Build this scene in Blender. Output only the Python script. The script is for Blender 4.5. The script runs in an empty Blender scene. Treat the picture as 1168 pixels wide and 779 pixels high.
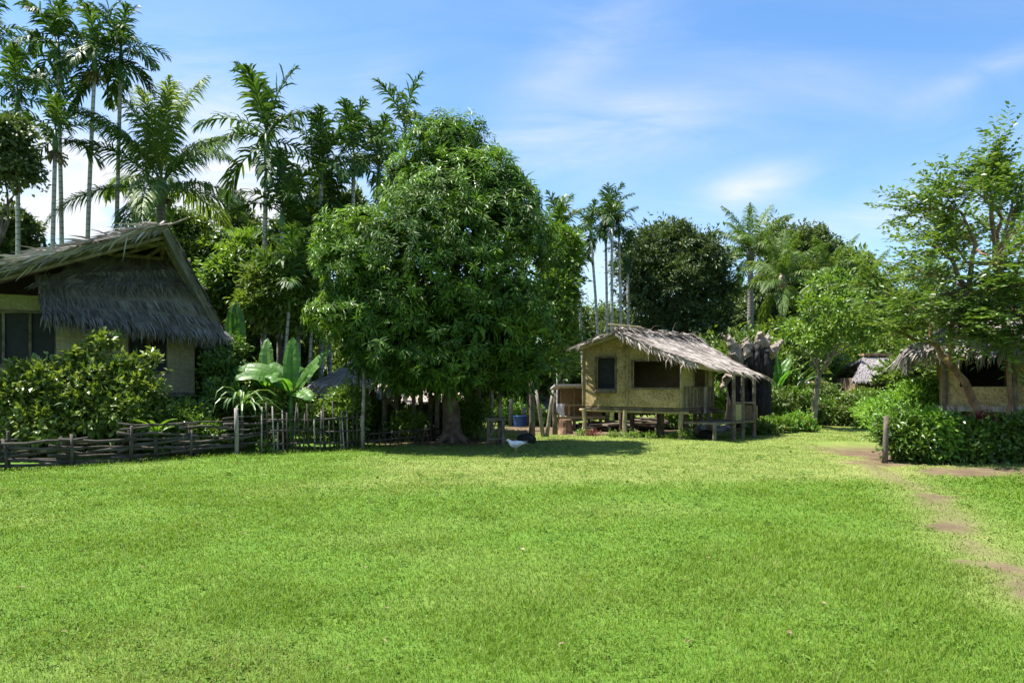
import bpy, math, random
import numpy as np
from mathutils import Vector, Matrix
from mathutils.geometry import tessellate_polygon

rng = np.random.default_rng(11)
UP = np.array([0, 0, 1.0])
random.seed(11)
SC = bpy.context.scene
COL = SC.collection

# ------------------------------------------------------------------ camera
F, HX, HY, EYE = 850.0, 584.0, 440.0, 1.6
cam_d = bpy.data.cameras.new('camera'); cam = bpy.data.objects.new('camera', cam_d); COL.objects.link(cam)
cam.location = (0, 0, EYE); cam.rotation_euler = (math.radians(90), 0, 0)
cam_d.sensor_width = 36; cam_d.lens = F / 1168 * 36
cam_d.shift_y = (HY - 389.5) / 1168
cam_d.clip_start = 0.05; cam_d.clip_end = 3000
SC.camera = cam

def P(px, py, d):      # a point at distance d
    return np.array([(px - HX) * d / F, d, EYE + (HY - py) * d / F])
def G(px, d, z=0.0):
    return np.array([(px - HX) * d / F, d, z])
def nrm(v):
    v = np.asarray(v, float)
    return v / (np.linalg.norm(v, axis=-1, keepdims=True) + 1e-9)

# ------------------------------------------------------------------ mesh builder
def cr3(a, b):
    return np.cross(a, b)

class MB:
    def __init__(s): s.V = []; s.F = []; s.n = 0
    def add(s, V, Fc):
        V = np.asarray(V, float).reshape(-1, 3); Fc = np.asarray(Fc, int).reshape(-1, 3)
        s.V.append(V); s.F.append(Fc + s.n); s.n += len(V)
    def tube(s, pts, radii, n=8, rough=0.0, caps=True):
        pts = np.asarray(pts, float); k = len(pts); radii = np.broadcast_to(np.asarray(radii, float), (k,))
        T = np.gradient(pts, axis=0); T = nrm(T)
        ref = np.array([0, 0, 1.0]) if abs(T[0][2]) < .8 else np.array([1.0, 0, 0])
        a = nrm(cr3(T[0], ref)); V = []
        ph = np.arange(n) * 2 * math.pi / n
        for i in range(k):
            a = nrm(a - T[i] * np.dot(a, T[i])); b = cr3(T[i], a)
            rr = radii[i] * (1 + rough * rng.uniform(-1, 1, n))
            V.append(pts[i] + np.outer(np.cos(ph) * rr, a) + np.outer(np.sin(ph) * rr, b))
        V = np.concatenate(V); Fc = []
        for i in range(k - 1):
            for j in range(n):
                q = (j + 1) % n
                Fc += [(i*n+j, i*n+q, (i+1)*n+q), (i*n+j, (i+1)*n+q, (i+1)*n+j)]
        if caps:
            V = np.concatenate([V, pts[:1], pts[-1:]]); c0, c1 = k*n, k*n+1
            for j in range(n):
                q = (j + 1) % n
                Fc += [(c0, q, j), (c1, (k-1)*n+j, (k-1)*n+q)]
        s.add(V, Fc); return s
    def beam(s, p0, p1, w, h=None, up=(0, 0, 1)):
        h = h or w; p0 = np.asarray(p0, float); p1 = np.asarray(p1, float)
        t = nrm(p1 - p0); up = np.asarray(up, float)
        if abs(np.dot(t, up)) > .95: up = np.array([1.0, 0, 0])
        a = nrm(cr3(t, up)); b = cr3(a, t)
        V = []
        for p in (p0, p1):
            for (x, y) in ((-1, -1), (1, -1), (1, 1), (-1, 1)):
                V.append(p + a * x * w / 2 + b * y * h / 2)
        q = [(0, 3, 2, 1), (4, 5, 6, 7), (0, 1, 5, 4), (1, 2, 6, 5), (2, 3, 7, 6), (3, 0, 4, 7)]
        Fc = []
        for (i, j, k, l) in q: Fc += [(i, j, k), (i, k, l)]
        s.add(V, Fc); return s
    def slab(s, poly, holes, o, e, n, t):
        # a wall: 2-D outline (along e, height z) with holes, thickness t along n
        loops = [list(poly)] + [list(h) for h in holes]
        tris = tessellate_polygon([[Vector((p[0], p[1], 0)) for p in L] for L in loops])
        flat = np.array([p for L in loops for p in L], float); N = len(flat)
        o = np.asarray(o, float); e = np.asarray(e, float); n = np.asarray(n, float)
        a = o + flat[:, :1] * e + flat[:, 1:] * np.array([0, 0, 1.0])
        Fc = [tuple(x) for x in tris] + [(x[2]+N, x[1]+N, x[0]+N) for x in tris]; i0 = 0
        for L in loops:
            m = len(L)
            for i in range(m):
                u, v = i0 + i, i0 + (i + 1) % m
                Fc += [(u, v, v+N), (u, v+N, u+N)]
            i0 += m
        s.add(np.concatenate([a, a + n * t]), Fc); return s
    def leaves(s, pos, axis, normal, ln, wd, fold=.15):
        pos = np.asarray(pos, float); N = len(pos)
        if N == 0: return s
        axis = nrm(axis); side = nrm(cr3(axis, normal)); nn = cr3(side, axis)
        ln = np.broadcast_to(np.asarray(ln, float), (N,))[:, None]; wd = np.broadcast_to(np.asarray(wd, float), (N,))[:, None]
        mid = pos + axis * ln * .45
        l = mid + side * wd * .5 + nn * wd * fold; r = mid - side * wd * .5 + nn * wd * fold
        tip = pos + axis * ln - nn * ln * .08
        V = np.stack([pos, l, tip, r], 1).reshape(-1, 3); b = np.arange(N)[:, None] * 4
        Fc = np.concatenate([b + np.array([[0, 2, 1]]), b + np.array([[0, 3, 2]])])
        s.add(V, Fc); return s
    def blades(s, base, d0, d1, ln, w, side):
        # two-piece bent strips: base -> mid along d0, mid -> tip along d1
        N = len(base); ln = np.broadcast_to(ln, (N,))[:, None]; w = np.broadcast_to(w, (N,))[:, None]
        m = base + d0 * ln * .5; t = m + d1 * ln * .5
        V = np.stack([base - side*w*.5, base + side*w*.5, m + side*w*.42, m - side*w*.42, t], 1).reshape(-1, 3)
        b = np.arange(N)[:, None] * 5
        Fc = np.concatenate([b + np.array([[0, 1, 2]]), b + np.array([[0, 2, 3]]), b + np.array([[3, 2, 4]])])
        s.add(V, Fc); return s
    def mesh(s, name, mat, smooth=False):
        V = np.concatenate(s.V) if s.V else np.zeros((0, 3)); Fc = np.concatenate(s.F) if s.F else np.zeros((0, 3), int)
        me = bpy.data.meshes.new(name)
        me.vertices.add(len(V)); me.vertices.foreach_set('co', V.astype(np.float32).ravel())
        me.loops.add(len(Fc) * 3); me.loops.foreach_set('vertex_index', Fc.astype(np.int32).ravel())
        me.polygons.add(len(Fc)); me.polygons.foreach_set('loop_start', np.arange(0, len(Fc) * 3, 3, dtype=np.int32))
        me.polygons.foreach_set('use_smooth', np.full(len(Fc), smooth))
        me.update(calc_edges=True); me.materials.append(mat)
        return me
    def build(s, name, mat, parent=None, smooth=False):
        if parent is not None:
            o0 = world_of(parent); s.V = [v - o0 for v in s.V]
        o = bpy.data.objects.new(name, s.mesh(name, mat, smooth)); COL.objects.link(o)
        if parent is not None: o.parent = parent
        return o

def world_of(o):
    w = np.zeros(3)
    while o is not None:
        w = w + np.array(o.location); o = o.parent
    return w
def tag(o, label, cat, group=None):
    o['label'] = label; o['category'] = cat
    if group: o['group'] = group
    return o
def thing(name, label, cat, loc=(0, 0, 0), rz=0, group=None):
    o = bpy.data.objects.new(name, None); COL.objects.link(o); o.empty_display_size = .3
    o.location = [float(x) for x in loc]; o.rotation_euler = (0, 0, rz)
    return tag(o, label, cat, group)
def structure(o): o['kind'] = 'structure'; return o
def copy_tree(o, parent=None):
    c = o.copy(); COL.objects.link(c)
    if parent is not None: c.parent = parent
    for ch in list(o.children): copy_tree(ch, c)
    return c
def link_mesh(name, me, parent, loc=(0, 0, 0), rot=(0, 0, 0), scale=1.0):
    o = bpy.data.objects.new(name, me); COL.objects.link(o); o.parent = parent
    o.location = loc; o.rotation_euler = rot; o.scale = (scale,) * 3
    return o

# ------------------------------------------------------------------ materials
def new_mat(name):
    m = bpy.data.materials.new(name); m.use_nodes = True
    nt = m.node_tree; nt.nodes.clear()
    out = nt.nodes.new('ShaderNodeOutputMaterial')
    return m, nt, out
def node(nt, t, **kw):
    n = nt.nodes.new(t)
    for k, v in kw.items(): setattr(n, k, v)
    return n
def ramp(nt, fac, stops):
    r = node(nt, 'ShaderNodeValToRGB'); e = r.color_ramp.elements
    e[0].position, e[0].color = stops[0][0], (*stops[0][1], 1)
    e[1].position, e[1].color = stops[-1][0], (*stops[-1][1], 1)
    for p, c in stops[1:-1]:
        x = e.new(p); x.color = (*c, 1)
    nt.links.new(fac, r.inputs['Fac']); return r.outputs['Color']
def noise(nt, scale, detail=4, rough=.55, vec=None, sock='Position', dist=0):
    if vec is None:
        g = node(nt, 'ShaderNodeNewGeometry'); vec = g.outputs['Position']
    n = node(nt, 'ShaderNodeTexNoise'); n.inputs['Scale'].default_value = scale
    n.inputs['Detail'].default_value = detail; n.inputs['Roughness'].default_value = rough
    n.inputs['Distortion'].default_value = dist
    nt.links.new(vec, n.inputs['Vector']); return n.outputs['Fac']
def math_n(nt, op, a, b, clamp=False):
    m = node(nt, 'ShaderNodeMath', operation=op, use_clamp=clamp)
    for i, x in enumerate((a, b)):
        if x is None: continue
        if isinstance(x, (int, float)): m.inputs[i].default_value = x
        else: nt.links.new(x, m.inputs[i])
    return m.outputs[0]
def mixc(nt, fac, a, b, mode='MIX'):
    m = node(nt, 'ShaderNodeMix', data_type='RGBA', blend_type=mode)
    if isinstance(fac, (int, float)): m.inputs[0].default_value = fac
    else: nt.links.new(fac, m.inputs[0])
    for i, x in ((6, a), (7, b)):
        if isinstance(x, tuple): m.inputs[i].default_value = (*x, 1)
        else: nt.links.new(x, m.inputs[i])
    return m.outputs[2]

def leaf_mat(name, stops, rough=.42, trans=.3, tcol=(1.25, 1.25, .55), spec=.5, nscale=.7):
    m, nt, out = new_mat(name)
    g = node(nt, 'ShaderNodeNewGeometry'); oi = node(nt, 'ShaderNodeObjectInfo')
    n = noise(nt, nscale, 3, .5)
    f = math_n(nt, 'ADD', math_n(nt, 'MULTIPLY', g.outputs['Random Per Island'], .5), math_n(nt, 'MULTIPLY', n, .9))
    f = math_n(nt, 'ADD', f, math_n(nt, 'MULTIPLY', oi.outputs['Random'], .25)); f = math_n(nt, 'SUBTRACT', f, .33)
    c = ramp(nt, f, stops)
    b = node(nt, 'ShaderNodeBsdfPrincipled'); b.inputs['Roughness'].default_value = rough
    b.inputs['Specular IOR Level'].default_value = spec
    nt.links.new(c, b.inputs['Base Color'])
    t = node(nt, 'ShaderNodeBsdfTranslucent'); nt.links.new(mixc(nt, 1.0, c, tcol, 'MULTIPLY'), t.inputs['Color'])
    mx = node(nt, 'ShaderNodeMixShader'); mx.inputs[0].default_value = trans
    nt.links.new(b.outputs[0], mx.inputs[1]); nt.links.new(t.outputs[0], mx.inputs[2])
    nt.links.new(mx.outputs[0], out.inputs['Surface']); return m

def solid_mat(name, stops, scale=4, rough=.85, spec=.3, stretch=None, island=0.0, bump=0.0, detail=5, metal=0.0):
    m, nt, out = new_mat(name)
    vec = None
    if stretch:
        tc = node(nt, 'ShaderNodeTexCoord'); mp = node(nt, 'ShaderNodeMapping'); mp.inputs['Scale'].default_value = stretch
        nt.links.new(tc.outputs['Object'], mp.inputs['Vector']); vec = mp.outputs[0]
    n = noise(nt, scale, detail, .62, vec); f = n
    if island:
        g = node(nt, 'ShaderNodeNewGeometry')
        f = math_n(nt, 'ADD', math_n(nt, 'MULTIPLY', n, 1 - island), math_n(nt, 'MULTIPLY', g.outputs['Random Per Island'], island))
    c = ramp(nt, f, stops)
    b = node(nt, 'ShaderNodeBsdfPrincipled'); b.inputs['Roughness'].default_value = rough
    b.inputs['Specular IOR Level'].default_value = spec; b.inputs['Metallic'].default_value = metal
    nt.links.new(c, b.inputs['Base Color'])
    if bump:
        bp = node(nt, 'ShaderNodeBump'); bp.inputs['Strength'].default_value = bump; bp.inputs['Distance'].default_value = .03
        nt.links.new(n, bp.inputs['Height']); nt.links.new(bp.outputs[0], b.inputs['Normal'])
    nt.links.new(b.outputs[0], out.inputs['Surface']); return m

M = {}
M['mango'] = leaf_mat('mango_leaf', [(.1, (.018, .045, .007)), (.45, (.046, .10, .013)), (.75, (.095, .18, .02)), (1, (.18, .28, .035))], rough=.5, trans=.25, spec=.3)
M['mango_new'] = leaf_mat('mango_young_leaf', [(.1, (.09, .18, .018)), (.6, (.16, .29, .028)), (1, (.25, .36, .05))], rough=.4, trans=.3)
M['dark'] = leaf_mat('dark_leaf', [(.1, (.035, .062, .018)), (.5, (.08, .125, .036)), (1, (.18, .22, .08))], rough=.5, trans=.22, spec=.35)
M['mid'] = leaf_mat('mid_leaf', [(.1, (.055, .10, .016)), (.5, (.115, .185, .028)), (1, (.22, .29, .055))], rough=.45, trans=.28)
M['light'] = leaf_mat('light_leaf', [(.1, (.07, .14, .016)), (.5, (.13, .23, .028)), (1, (.24, .34, .055))], rough=.45, trans=.35)
M['lime'] = leaf_mat('lime_leaf', [(.1, (.09, .20, .02)), (.5, (.15, .30, .03)), (1, (.26, .38, .05))], rough=.5, trans=.35)
M['shrub'] = leaf_mat('shrub_leaf', [(.1, (.07, .12, .018)), (.5, (.16, .225, .035)), (1, (.34, .38, .11))], rough=.42, trans=.28, nscale=1.6)
M['hedge'] = leaf_mat('hedge_leaf', [(.1, (.04, .085, .014)), (.5, (.10, .18, .025)), (1, (.23, .33, .055))], rough=.36, trans=.25, nscale=1.6)
M['raintree'] = leaf_mat('spray_leaf', [(.1, (.06, .115, .022)), (.5, (.12, .195, .035)), (1, (.23, .30, .065))], rough=.42, trans=.32, nscale=.9)
M['weed'] = leaf_mat('weed_leaf', [(.1, (.06, .13, .016)), (.5, (.11, .20, .024)), (1, (.17, .26, .045))], rough=.8, trans=.25, spec=.15)
M['red'] = leaf_mat('red_leaf', [(.1, (.10, .02, .02)), (.5, (.22, .05, .04)), (1, (.34, .13, .09))], rough=.4, trans=.25, tcol=(1.2, .8, .7), nscale=3)
M['flower'] = leaf_mat('flower', [(.1, (.5, .12, .03)), (.5, (.6, .35, .05)), (1, (.7, .5, .5))], rough=.6, trans=.3, tcol=(1, 1, 1), nscale=5)
M['areca'] = leaf_mat('areca_leaf', [(.1, (.022, .052, .012)), (.5, (.048, .105, .02)), (1, (.13, .20, .036))], rough=.5, trans=.28, nscale=.8, spec=.3)
M['coco'] = leaf_mat('coconut_leaf', [(.1, (.05, .10, .02)), (.5, (.11, .18, .035)), (1, (.23, .29, .085))], spec=.25, rough=.5, trans=.38, nscale=.5)
M['dryfrond'] = leaf_mat('dry_frond', [(.1, (.13, .11, .06)), (.5, (.22, .2, .11)), (1, (.33, .3, .18))], rough=.6, trans=.2, tcol=(1, .9, .6))
M['banana'] = leaf_mat('banana_leaf', [(.1, (.05, .14, .02)), (.5, (.08, .21, .026)), (1, (.15, .31, .05))], rough=.45, trans=.5, nscale=.9)
M['pandan'] = leaf_mat('strap_leaf', [(.1, (.07, .14, .03)), (.5, (.12, .21, .05)), (1, (.22, .31, .1))], rough=.4, trans=.28, nscale=1.5)
M['litter'] = leaf_mat('litter', [(.1, (.10, .06, .03)), (.5, (.22, .15, .08)), (1, (.4, .33, .22))], rough=.8, trans=.05, tcol=(1, 1, 1), nscale=6)

M['bark'] = solid_mat('bark', [(.3, (.05, .038, .028)), (.5, (.12, .095, .07)), (.75, (.22, .185, .145))], 5, bump=.6)
M['bark_pale'] = solid_mat('pale_bark', [(.3, (.10, .085, .065)), (.5, (.22, .19, .15)), (.75, (.36, .32, .27))], 5, bump=.5)
M['bark_brown'] = solid_mat('brown_bark', [(.3, (.09, .05, .03)), (.5, (.20, .12, .075)), (.75, (.34, .23, .15))], 4, bump=.5)
M['shaft'] = solid_mat('crown_shaft', [(.3, (.05, .11, .03)), (.7, (.11, .19, .06))], 3, .45)
M['fruit'] = solid_mat('fruit', [(.3, (.10, .09, .03)), (.7, (.25, .2, .07))], 9, .5, island=.5)
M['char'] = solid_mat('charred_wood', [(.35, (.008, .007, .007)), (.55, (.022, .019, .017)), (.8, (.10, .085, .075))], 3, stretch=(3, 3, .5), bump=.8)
M['deadwood'] = solid_mat('dead_wood', [(.3, (.12, .10, .085)), (.5, (.30, .265, .235)), (.8, (.46, .42, .37))], 4, stretch=(4, 4, .6), bump=.8)
M['stumpwood'] = solid_mat('weathered_broken_wood', [(.3, (.09, .07, .05)), (.5, (.24, .195, .155)), (.75, (.40, .345, .29))], 5, stretch=(6, 6, 1), bump=.9)
M['fencewood'] = solid_mat('fence_wood', [(.3, (.018, .015, .012)), (.5, (.05, .042, .034)), (.75, (.16, .14, .115))], 4, island=.45, bump=.5)
M['timber'] = solid_mat('timber', [(.3, (.06, .048, .035)), (.5, (.14, .115, .085)), (.75, (.25, .21, .16))], 5, bump=.4)
M['bamboo'] = solid_mat('bamboo', [(.3, (.17, .135, .075)), (.5, (.29, .24, .135)), (.75, (.41, .35, .21))], 5, rough=.6)
M['screen'] = solid_mat('window_screen', [(.3, (.017, .019, .021)), (.7, (.034, .036, .038))], 6, rough=.7)
M['black'] = solid_mat('shade_black', [(.3, (.012, .010, .008)), (.7, (.03, .025, .02))], 3)  # flat near-black colour standing in for deep shade
M['tin'] = solid_mat('tin_roof', [(.3, (.36, .36, .36)), (.5, (.55, .55, .54)), (.8, (.68, .68, .66))], 3, rough=.5)
M['rust'] = solid_mat('rusty_tin', [(.3, (.20, .09, .05)), (.5, (.38, .2, .12)), (.8, (.5, .4, .33))], 3, rough=.7)
M['blue'] = solid_mat('blue_plastic', [(.3, (.02, .16, .23)), (.7, (.04, .23, .32))], 2, rough=.4, spec=.5)
M['blue2'] = solid_mat('blue_bucket', [(.3, (.02, .07, .25)), (.7, (.04, .11, .33))], 2, rough=.4, spec=.5)
M['feather'] = solid_mat('white_feather', [(.3, (.62, .60, .56)), (.7, (.80, .79, .76))], 14, rough=.8)
M['comb'] = solid_mat('red_comb', [(.3, (.4, .04, .03)), (.7, (.5, .06, .04))], 8, rough=.6)
M['legyellow'] = solid_mat('hen_leg', [(.3, (.4, .28, .1)), (.7, (.5, .36, .14))], 8, rough=.6)
M['cloth'] = solid_mat('white_cloth', [(.3, (.55, .58, .66)), (.7, (.72, .74, .78))], 3, rough=.9)
M['rock'] = solid_mat('rock', [(.3, (.10, .09, .08)), (.5, (.22, .2, .185)), (.8, (.35, .33, .3))], 4, bump=.6)

def thatch_mat(name, stops, nscale):
    m, nt, out = new_mat(name)
    g = node(nt, 'ShaderNodeNewGeometry')
    n = noise(nt, nscale, 4, .6)
    f = math_n(nt, 'ADD', math_n(nt, 'MULTIPLY', g.outputs['Random Per Island'], .6), math_n(nt, 'MULTIPLY', n, .55)); f = math_n(nt, 'SUBTRACT', f, .1)
    c = ramp(nt, f, stops)
    b = node(nt, 'ShaderNodeBsdfPrincipled'); b.inputs['Roughness'].default_value = .8; b.inputs['Specular IOR Level'].default_value = .25
    nt.links.new(c, b.inputs['Base Color']); nt.links.new(b.outputs[0], out.inputs['Surface']); return m
M['thatch'] = thatch_mat('thatch', [(0, (.12, .10, .085)), (.4, (.28, .245, .215)), (.7, (.40, .355, .315)), (1, (.55, .5, .45))], 1.6)
M['thatch_old_shaded'] = thatch_mat('shaded_weathered_thatch', [(0, (.07, .06, .052)), (.4, (.17, .15, .135)), (.7, (.27, .245, .22)), (1, (.44, .41, .37))], 1.6)  # darker thatch copy, roof shade painted into the colour
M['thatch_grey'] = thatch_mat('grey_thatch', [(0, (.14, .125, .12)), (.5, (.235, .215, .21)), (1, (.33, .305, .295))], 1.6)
M['thatch_dark'] = thatch_mat('shaded_old_thatch', [(0, (.04, .036, .034)), (.4, (.105, .098, .095)), (.7, (.18, .17, .165)), (1, (.36, .34, .31))], 2.2)  # darkest thatch copy; apron and gable shade painted into the colour
M['thatch_pink'] = thatch_mat('pinkish_thatch', [(0, (.15, .12, .11)), (.5, (.33, .27, .25)), (1, (.5, .43, .4))], 1.6)

def weave_mat(name, stops):
    # split bamboo matting: small over-and-under checks with stains
    m, nt, out = new_mat(name)
    tc = node(nt, 'ShaderNodeTexCoord')
    sep = node(nt, 'ShaderNodeSeparateXYZ'); nt.links.new(tc.outputs['Object'], sep.inputs[0])
    h = math_n(nt, 'ADD', math_n(nt, 'MULTIPLY', sep.outputs[0], .8), math_n(nt, 'MULTIPLY', sep.outputs[1], -.6))
    cb = node(nt, 'ShaderNodeCombineXYZ'); nt.links.new(h, cb.inputs[0]); nt.links.new(sep.outputs[2], cb.inputs[1])
    mp = node(nt, 'ShaderNodeMapping'); mp.inputs['Rotation'].default_value = (0, 0, .785); nt.links.new(cb.outputs[0], mp.inputs[0])
    ck = node(nt, 'ShaderNodeTexBrick'); ck.inputs['Scale'].default_value = 7; ck.inputs['Mortar Size'].default_value = .03
    ck.inputs['Color1'].default_value = (.0, .0, .0, 1); ck.inputs['Color2'].default_value = (1, 1, 1, 1); ck.inputs['Mortar'].default_value = (.2, .2, .2, 1)
    nt.links.new(mp.outputs[0], ck.inputs['Vector'])
    n1 = noise(nt, 2.1, 5, .65); n2 = noise(nt, 16, 3, .65)
    f = math_n(nt, 'ADD', math_n(nt, 'MULTIPLY', n1, .55), math_n(nt, 'MULTIPLY', n2, .45))
    f = math_n(nt, 'ADD', f, math_n(nt, 'MULTIPLY', math_n(nt, 'SUBTRACT', ck.outputs['Fac'], .0), -.1))
    bw = node(nt, 'ShaderNodeRGBToBW'); nt.links.new(ck.outputs['Color'], bw.inputs[0])
    f = math_n(nt, 'ADD', f, math_n(nt, 'MULTIPLY', math_n(nt, 'SUBTRACT', bw.outputs[0], .5), .2))
    c = ramp(nt, f, stops)
    b = node(nt, 'ShaderNodeBsdfPrincipled'); b.inputs['Roughness'].default_value = .75; b.inputs['Specular IOR Level'].default_value = .25
    nt.links.new(c, b.inputs['Base Color'])
    bp = node(nt, 'ShaderNodeBump'); bp.inputs['Strength'].default_value = .35; bp.inputs['Distance'].default_value = .01
    nt.links.new(bw.outputs[0], bp.inputs['Height']); nt.links.new(bp.outputs[0], b.inputs['Normal'])
    nt.links.new(b.outputs[0], out.inputs['Surface']); return m
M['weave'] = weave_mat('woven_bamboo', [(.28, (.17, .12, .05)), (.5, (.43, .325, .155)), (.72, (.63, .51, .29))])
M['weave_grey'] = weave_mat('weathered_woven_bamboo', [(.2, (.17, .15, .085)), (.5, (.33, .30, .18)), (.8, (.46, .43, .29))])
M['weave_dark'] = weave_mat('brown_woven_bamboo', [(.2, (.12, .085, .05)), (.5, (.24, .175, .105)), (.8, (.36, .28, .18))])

# ------------------------------------------------------------------ light, sky
S = np.array([-.42, .09, 1.0]); S /= np.linalg.norm(S)
sun_d = bpy.data.lights.new('sun', 'SUN'); sun = bpy.data.objects.new('sun', sun_d); COL.objects.link(sun)
sun_d.energy = 5.0; sun_d.angle = math.radians(.53); sun_d.color = (1, .955, .88)
sun.rotation_euler = Vector(S).to_track_quat('Z', 'Y').to_euler(); sun.location = (-20, 5, 40)
W = bpy.data.worlds.new('World'); SC.world = W; W.use_nodes = True
nt = W.node_tree; nt.nodes.clear()
wo = node(nt, 'ShaderNodeOutputWorld'); bg = node(nt, 'ShaderNodeBackground'); bg.inputs['Strength'].default_value = .093
sky = node(nt, 'ShaderNodeTexSky', sky_type='NISHITA'); sky.sun_disc = False
sky.sun_elevation = math.asin(S[2]); sky.sun_rotation = math.atan2(S[0], S[1]); sky.altitude = 50
sky.air_density = 1.0; sky.dust_density = .6; sky.ozone_density = 2.5
tc = node(nt, 'ShaderNodeTexCoord'); sp = node(nt, 'ShaderNodeSeparateXYZ'); nt.links.new(tc.outputs['Generated'], sp.inputs[0])
ay = math_n(nt, 'MAXIMUM', math_n(nt, 'ABSOLUTE', sp.outputs[1], None), .12)
u = math_n(nt, 'DIVIDE', sp.outputs[0], ay); v = math_n(nt, 'DIVIDE', sp.outputs[2], ay)
uv = node(nt, 'ShaderNodeCombineXYZ'); nt.links.new(u, uv.inputs[0]); nt.links.new(v, uv.inputs[1])
mp = node(nt, 'ShaderNodeMapping'); mp.inputs['Rotation'].default_value = (0, 0, math.radians(-16)); mp.inputs['Scale'].default_value = (1.2, 4.2, 1)
nt.links.new(uv.outputs[0], mp.inputs[0])
wisp = noise(nt, 2.0, 9, .6, mp.outputs[0], dist=.9)
soft = noise(nt, 3.2, 5, .55, uv.outputs[0])
mask = None
def cloud(px, py, rx, ry, amp, rot=0):
    global mask
    cu, cv = (px - HX) / F, (HY - py) / F; c, s_ = math.cos(math.radians(rot)), math.sin(math.radians(rot))
    du = math_n(nt, 'SUBTRACT', u, cu); dv = math_n(nt, 'SUBTRACT', v, cv)
    a = math_n(nt, 'ADD', math_n(nt, 'MULTIPLY', du, c * F / rx), math_n(nt, 'MULTIPLY', dv, s_ * F / rx))
    b = math_n(nt, 'ADD', math_n(nt, 'MULTIPLY', du, -s_ * F / ry), math_n(nt, 'MULTIPLY', dv, c * F / ry))
    r2 = math_n(nt, 'ADD', math_n(nt, 'MULTIPLY', a, a), math_n(nt, 'MULTIPLY', b, b))
    g = math_n(nt, 'MULTIPLY', math_n(nt, 'POWER', 2.718, math_n(nt, 'MULTIPLY', r2, -1)), amp)
    mask = g if mask is None else math_n(nt, 'ADD', mask, g)
cloud(225, 215, 150, 110, 2.2); cloud(690, 155, 150, 38, .8, 12); cloud(855, 215, 60, 20, 1.2, 15); cloud(960, 262, 190, 32, .8, 12)
cloud(690, 300, 120, 60, 1.0); cloud(1130, 80, 90, 14, .45, 24); cloud(940, 90, 200, 30, .16, -18); cloud(440, 105, 40, 40, .4); cloud(60, 255, 150, 70, 1.6)
cloud(650, 75, 110, 40, .3, 40); cloud(-600, 250, 500, 160, .8); cloud(1900, 200, 500, 150, .7)
w2 = node(nt, 'ShaderNodeMapRange'); w2.inputs[1].default_value = .36; w2.inputs[2].default_value = .72; nt.links.new(wisp, w2.inputs[0])
s2 = node(nt, 'ShaderNodeMapRange'); s2.inputs[1].default_value = .3; s2.inputs[2].default_value = .75; nt.links.new(soft, s2.inputs[0])
dens = math_n(nt, 'MULTIPLY', mask, math_n(nt, 'ADD', math_n(nt, 'MULTIPLY', w2.outputs[0], .75), math_n(nt, 'MULTIPLY', s2.outputs[0], .35)), True)
dens = math_n(nt, 'ADD', dens, math_n(nt, 'MULTIPLY', w2.outputs[0], .10), True)
hs = node(nt, 'ShaderNodeHueSaturation'); hs.inputs['Saturation'].default_value = 1.2; hs.inputs['Value'].default_value = 1.0
nt.links.new(sky.outputs[0], hs.inputs['Color'])
SKYMIX = mixc(nt, dens, hs.outputs[0], (4.05, 4.2, 4.5))
nt.links.new(SKYMIX, bg.inputs['Color']); nt.links.new(bg.outputs[0], wo.inputs['Surface'])
SC.view_settings.view_transform = 'Standard'; SC.view_settings.look = 'None'
SC.view_settings.exposure = 1.4; SC.view_settings.gamma = 1.0; SC.view_settings.use_curve_mapping = False
SC.render.engine = 'CYCLES'
cy = SC.cycles; cy.max_bounces = 6; cy.diffuse_bounces = 3; cy.glossy_bounces = 2; cy.transmission_bounces = 4; cy.transparent_max_bounces = 4
cy.use_denoising = True; cy.sample_clamp_indirect = 6

# ------------------------------------------------------------------ ground
def vnoise(x, y, s, seed=0):
    # smooth value noise
    x = np.asarray(x) * s + 1000.3 + seed * 17.7; y = np.asarray(y) * s + 1000.7 + seed * 31.1
    xi = np.floor(x).astype(np.int64); yi = np.floor(y).astype(np.int64); fx = x - xi; fy = y - yi
    fx = fx * fx * (3 - 2 * fx); fy = fy * fy * (3 - 2 * fy)
    def h(a, b):
        n = (a * 374761393 + b * 668265263 + seed * 144665) & 0x7fffffff
        n = ((n ^ (n >> 13)) * 1274126177) & 0x7fffffff
        return ((n ^ (n >> 16)) & 0xffff) / 65535.0
    return (h(xi, yi) * (1-fx) + h(xi+1, yi) * fx) * (1-fy) + (h(xi, yi+1) * (1-fx) + h(xi+1, yi+1) * fx) * fy
def fbm(x, y, s, seed=0):
    return (vnoise(x, y, s, seed) + .5 * vnoise(x, y, s*2.1, seed+1) + .25 * vnoise(x, y, s*4.3, seed+2)) / 1.75
def seg_dist(x, y, pts):
    best = np.full(np.shape(x), 1e9)
    for (ax, ay), (bx, by) in zip(pts[:-1], pts[1:]):
        t = np.clip(((x-ax)*(bx-ax) + (y-ay)*(by-ay)) / ((bx-ax)**2 + (by-ay)**2), 0, 1)
        best = np.minimum(best, np.hypot(x-ax-t*(bx-ax), y-ay-t*(by-ay)))
    return best
def gpx(px, py):
    d = 1.6 * F / (py - HY); return ((px - HX) * d / F, d)
PATH = [gpx(p, q) for p, q in ((985, 526), (1012, 540), (1052, 560), (1090, 596), (1112, 622), (1150, 652), (1190, 690))]
PATCHES = [(gpx(1093, 603), .26), (gpx(1140, 646), .26), (gpx(1000, 527), .75), (gpx(1105, 538), .9), (gpx(1165, 538), .9)]
def smooth(a, b, x):
    t = np.clip((x - a) / (b - a), 0, 1); return t * t * (3 - 2 * t)
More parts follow.
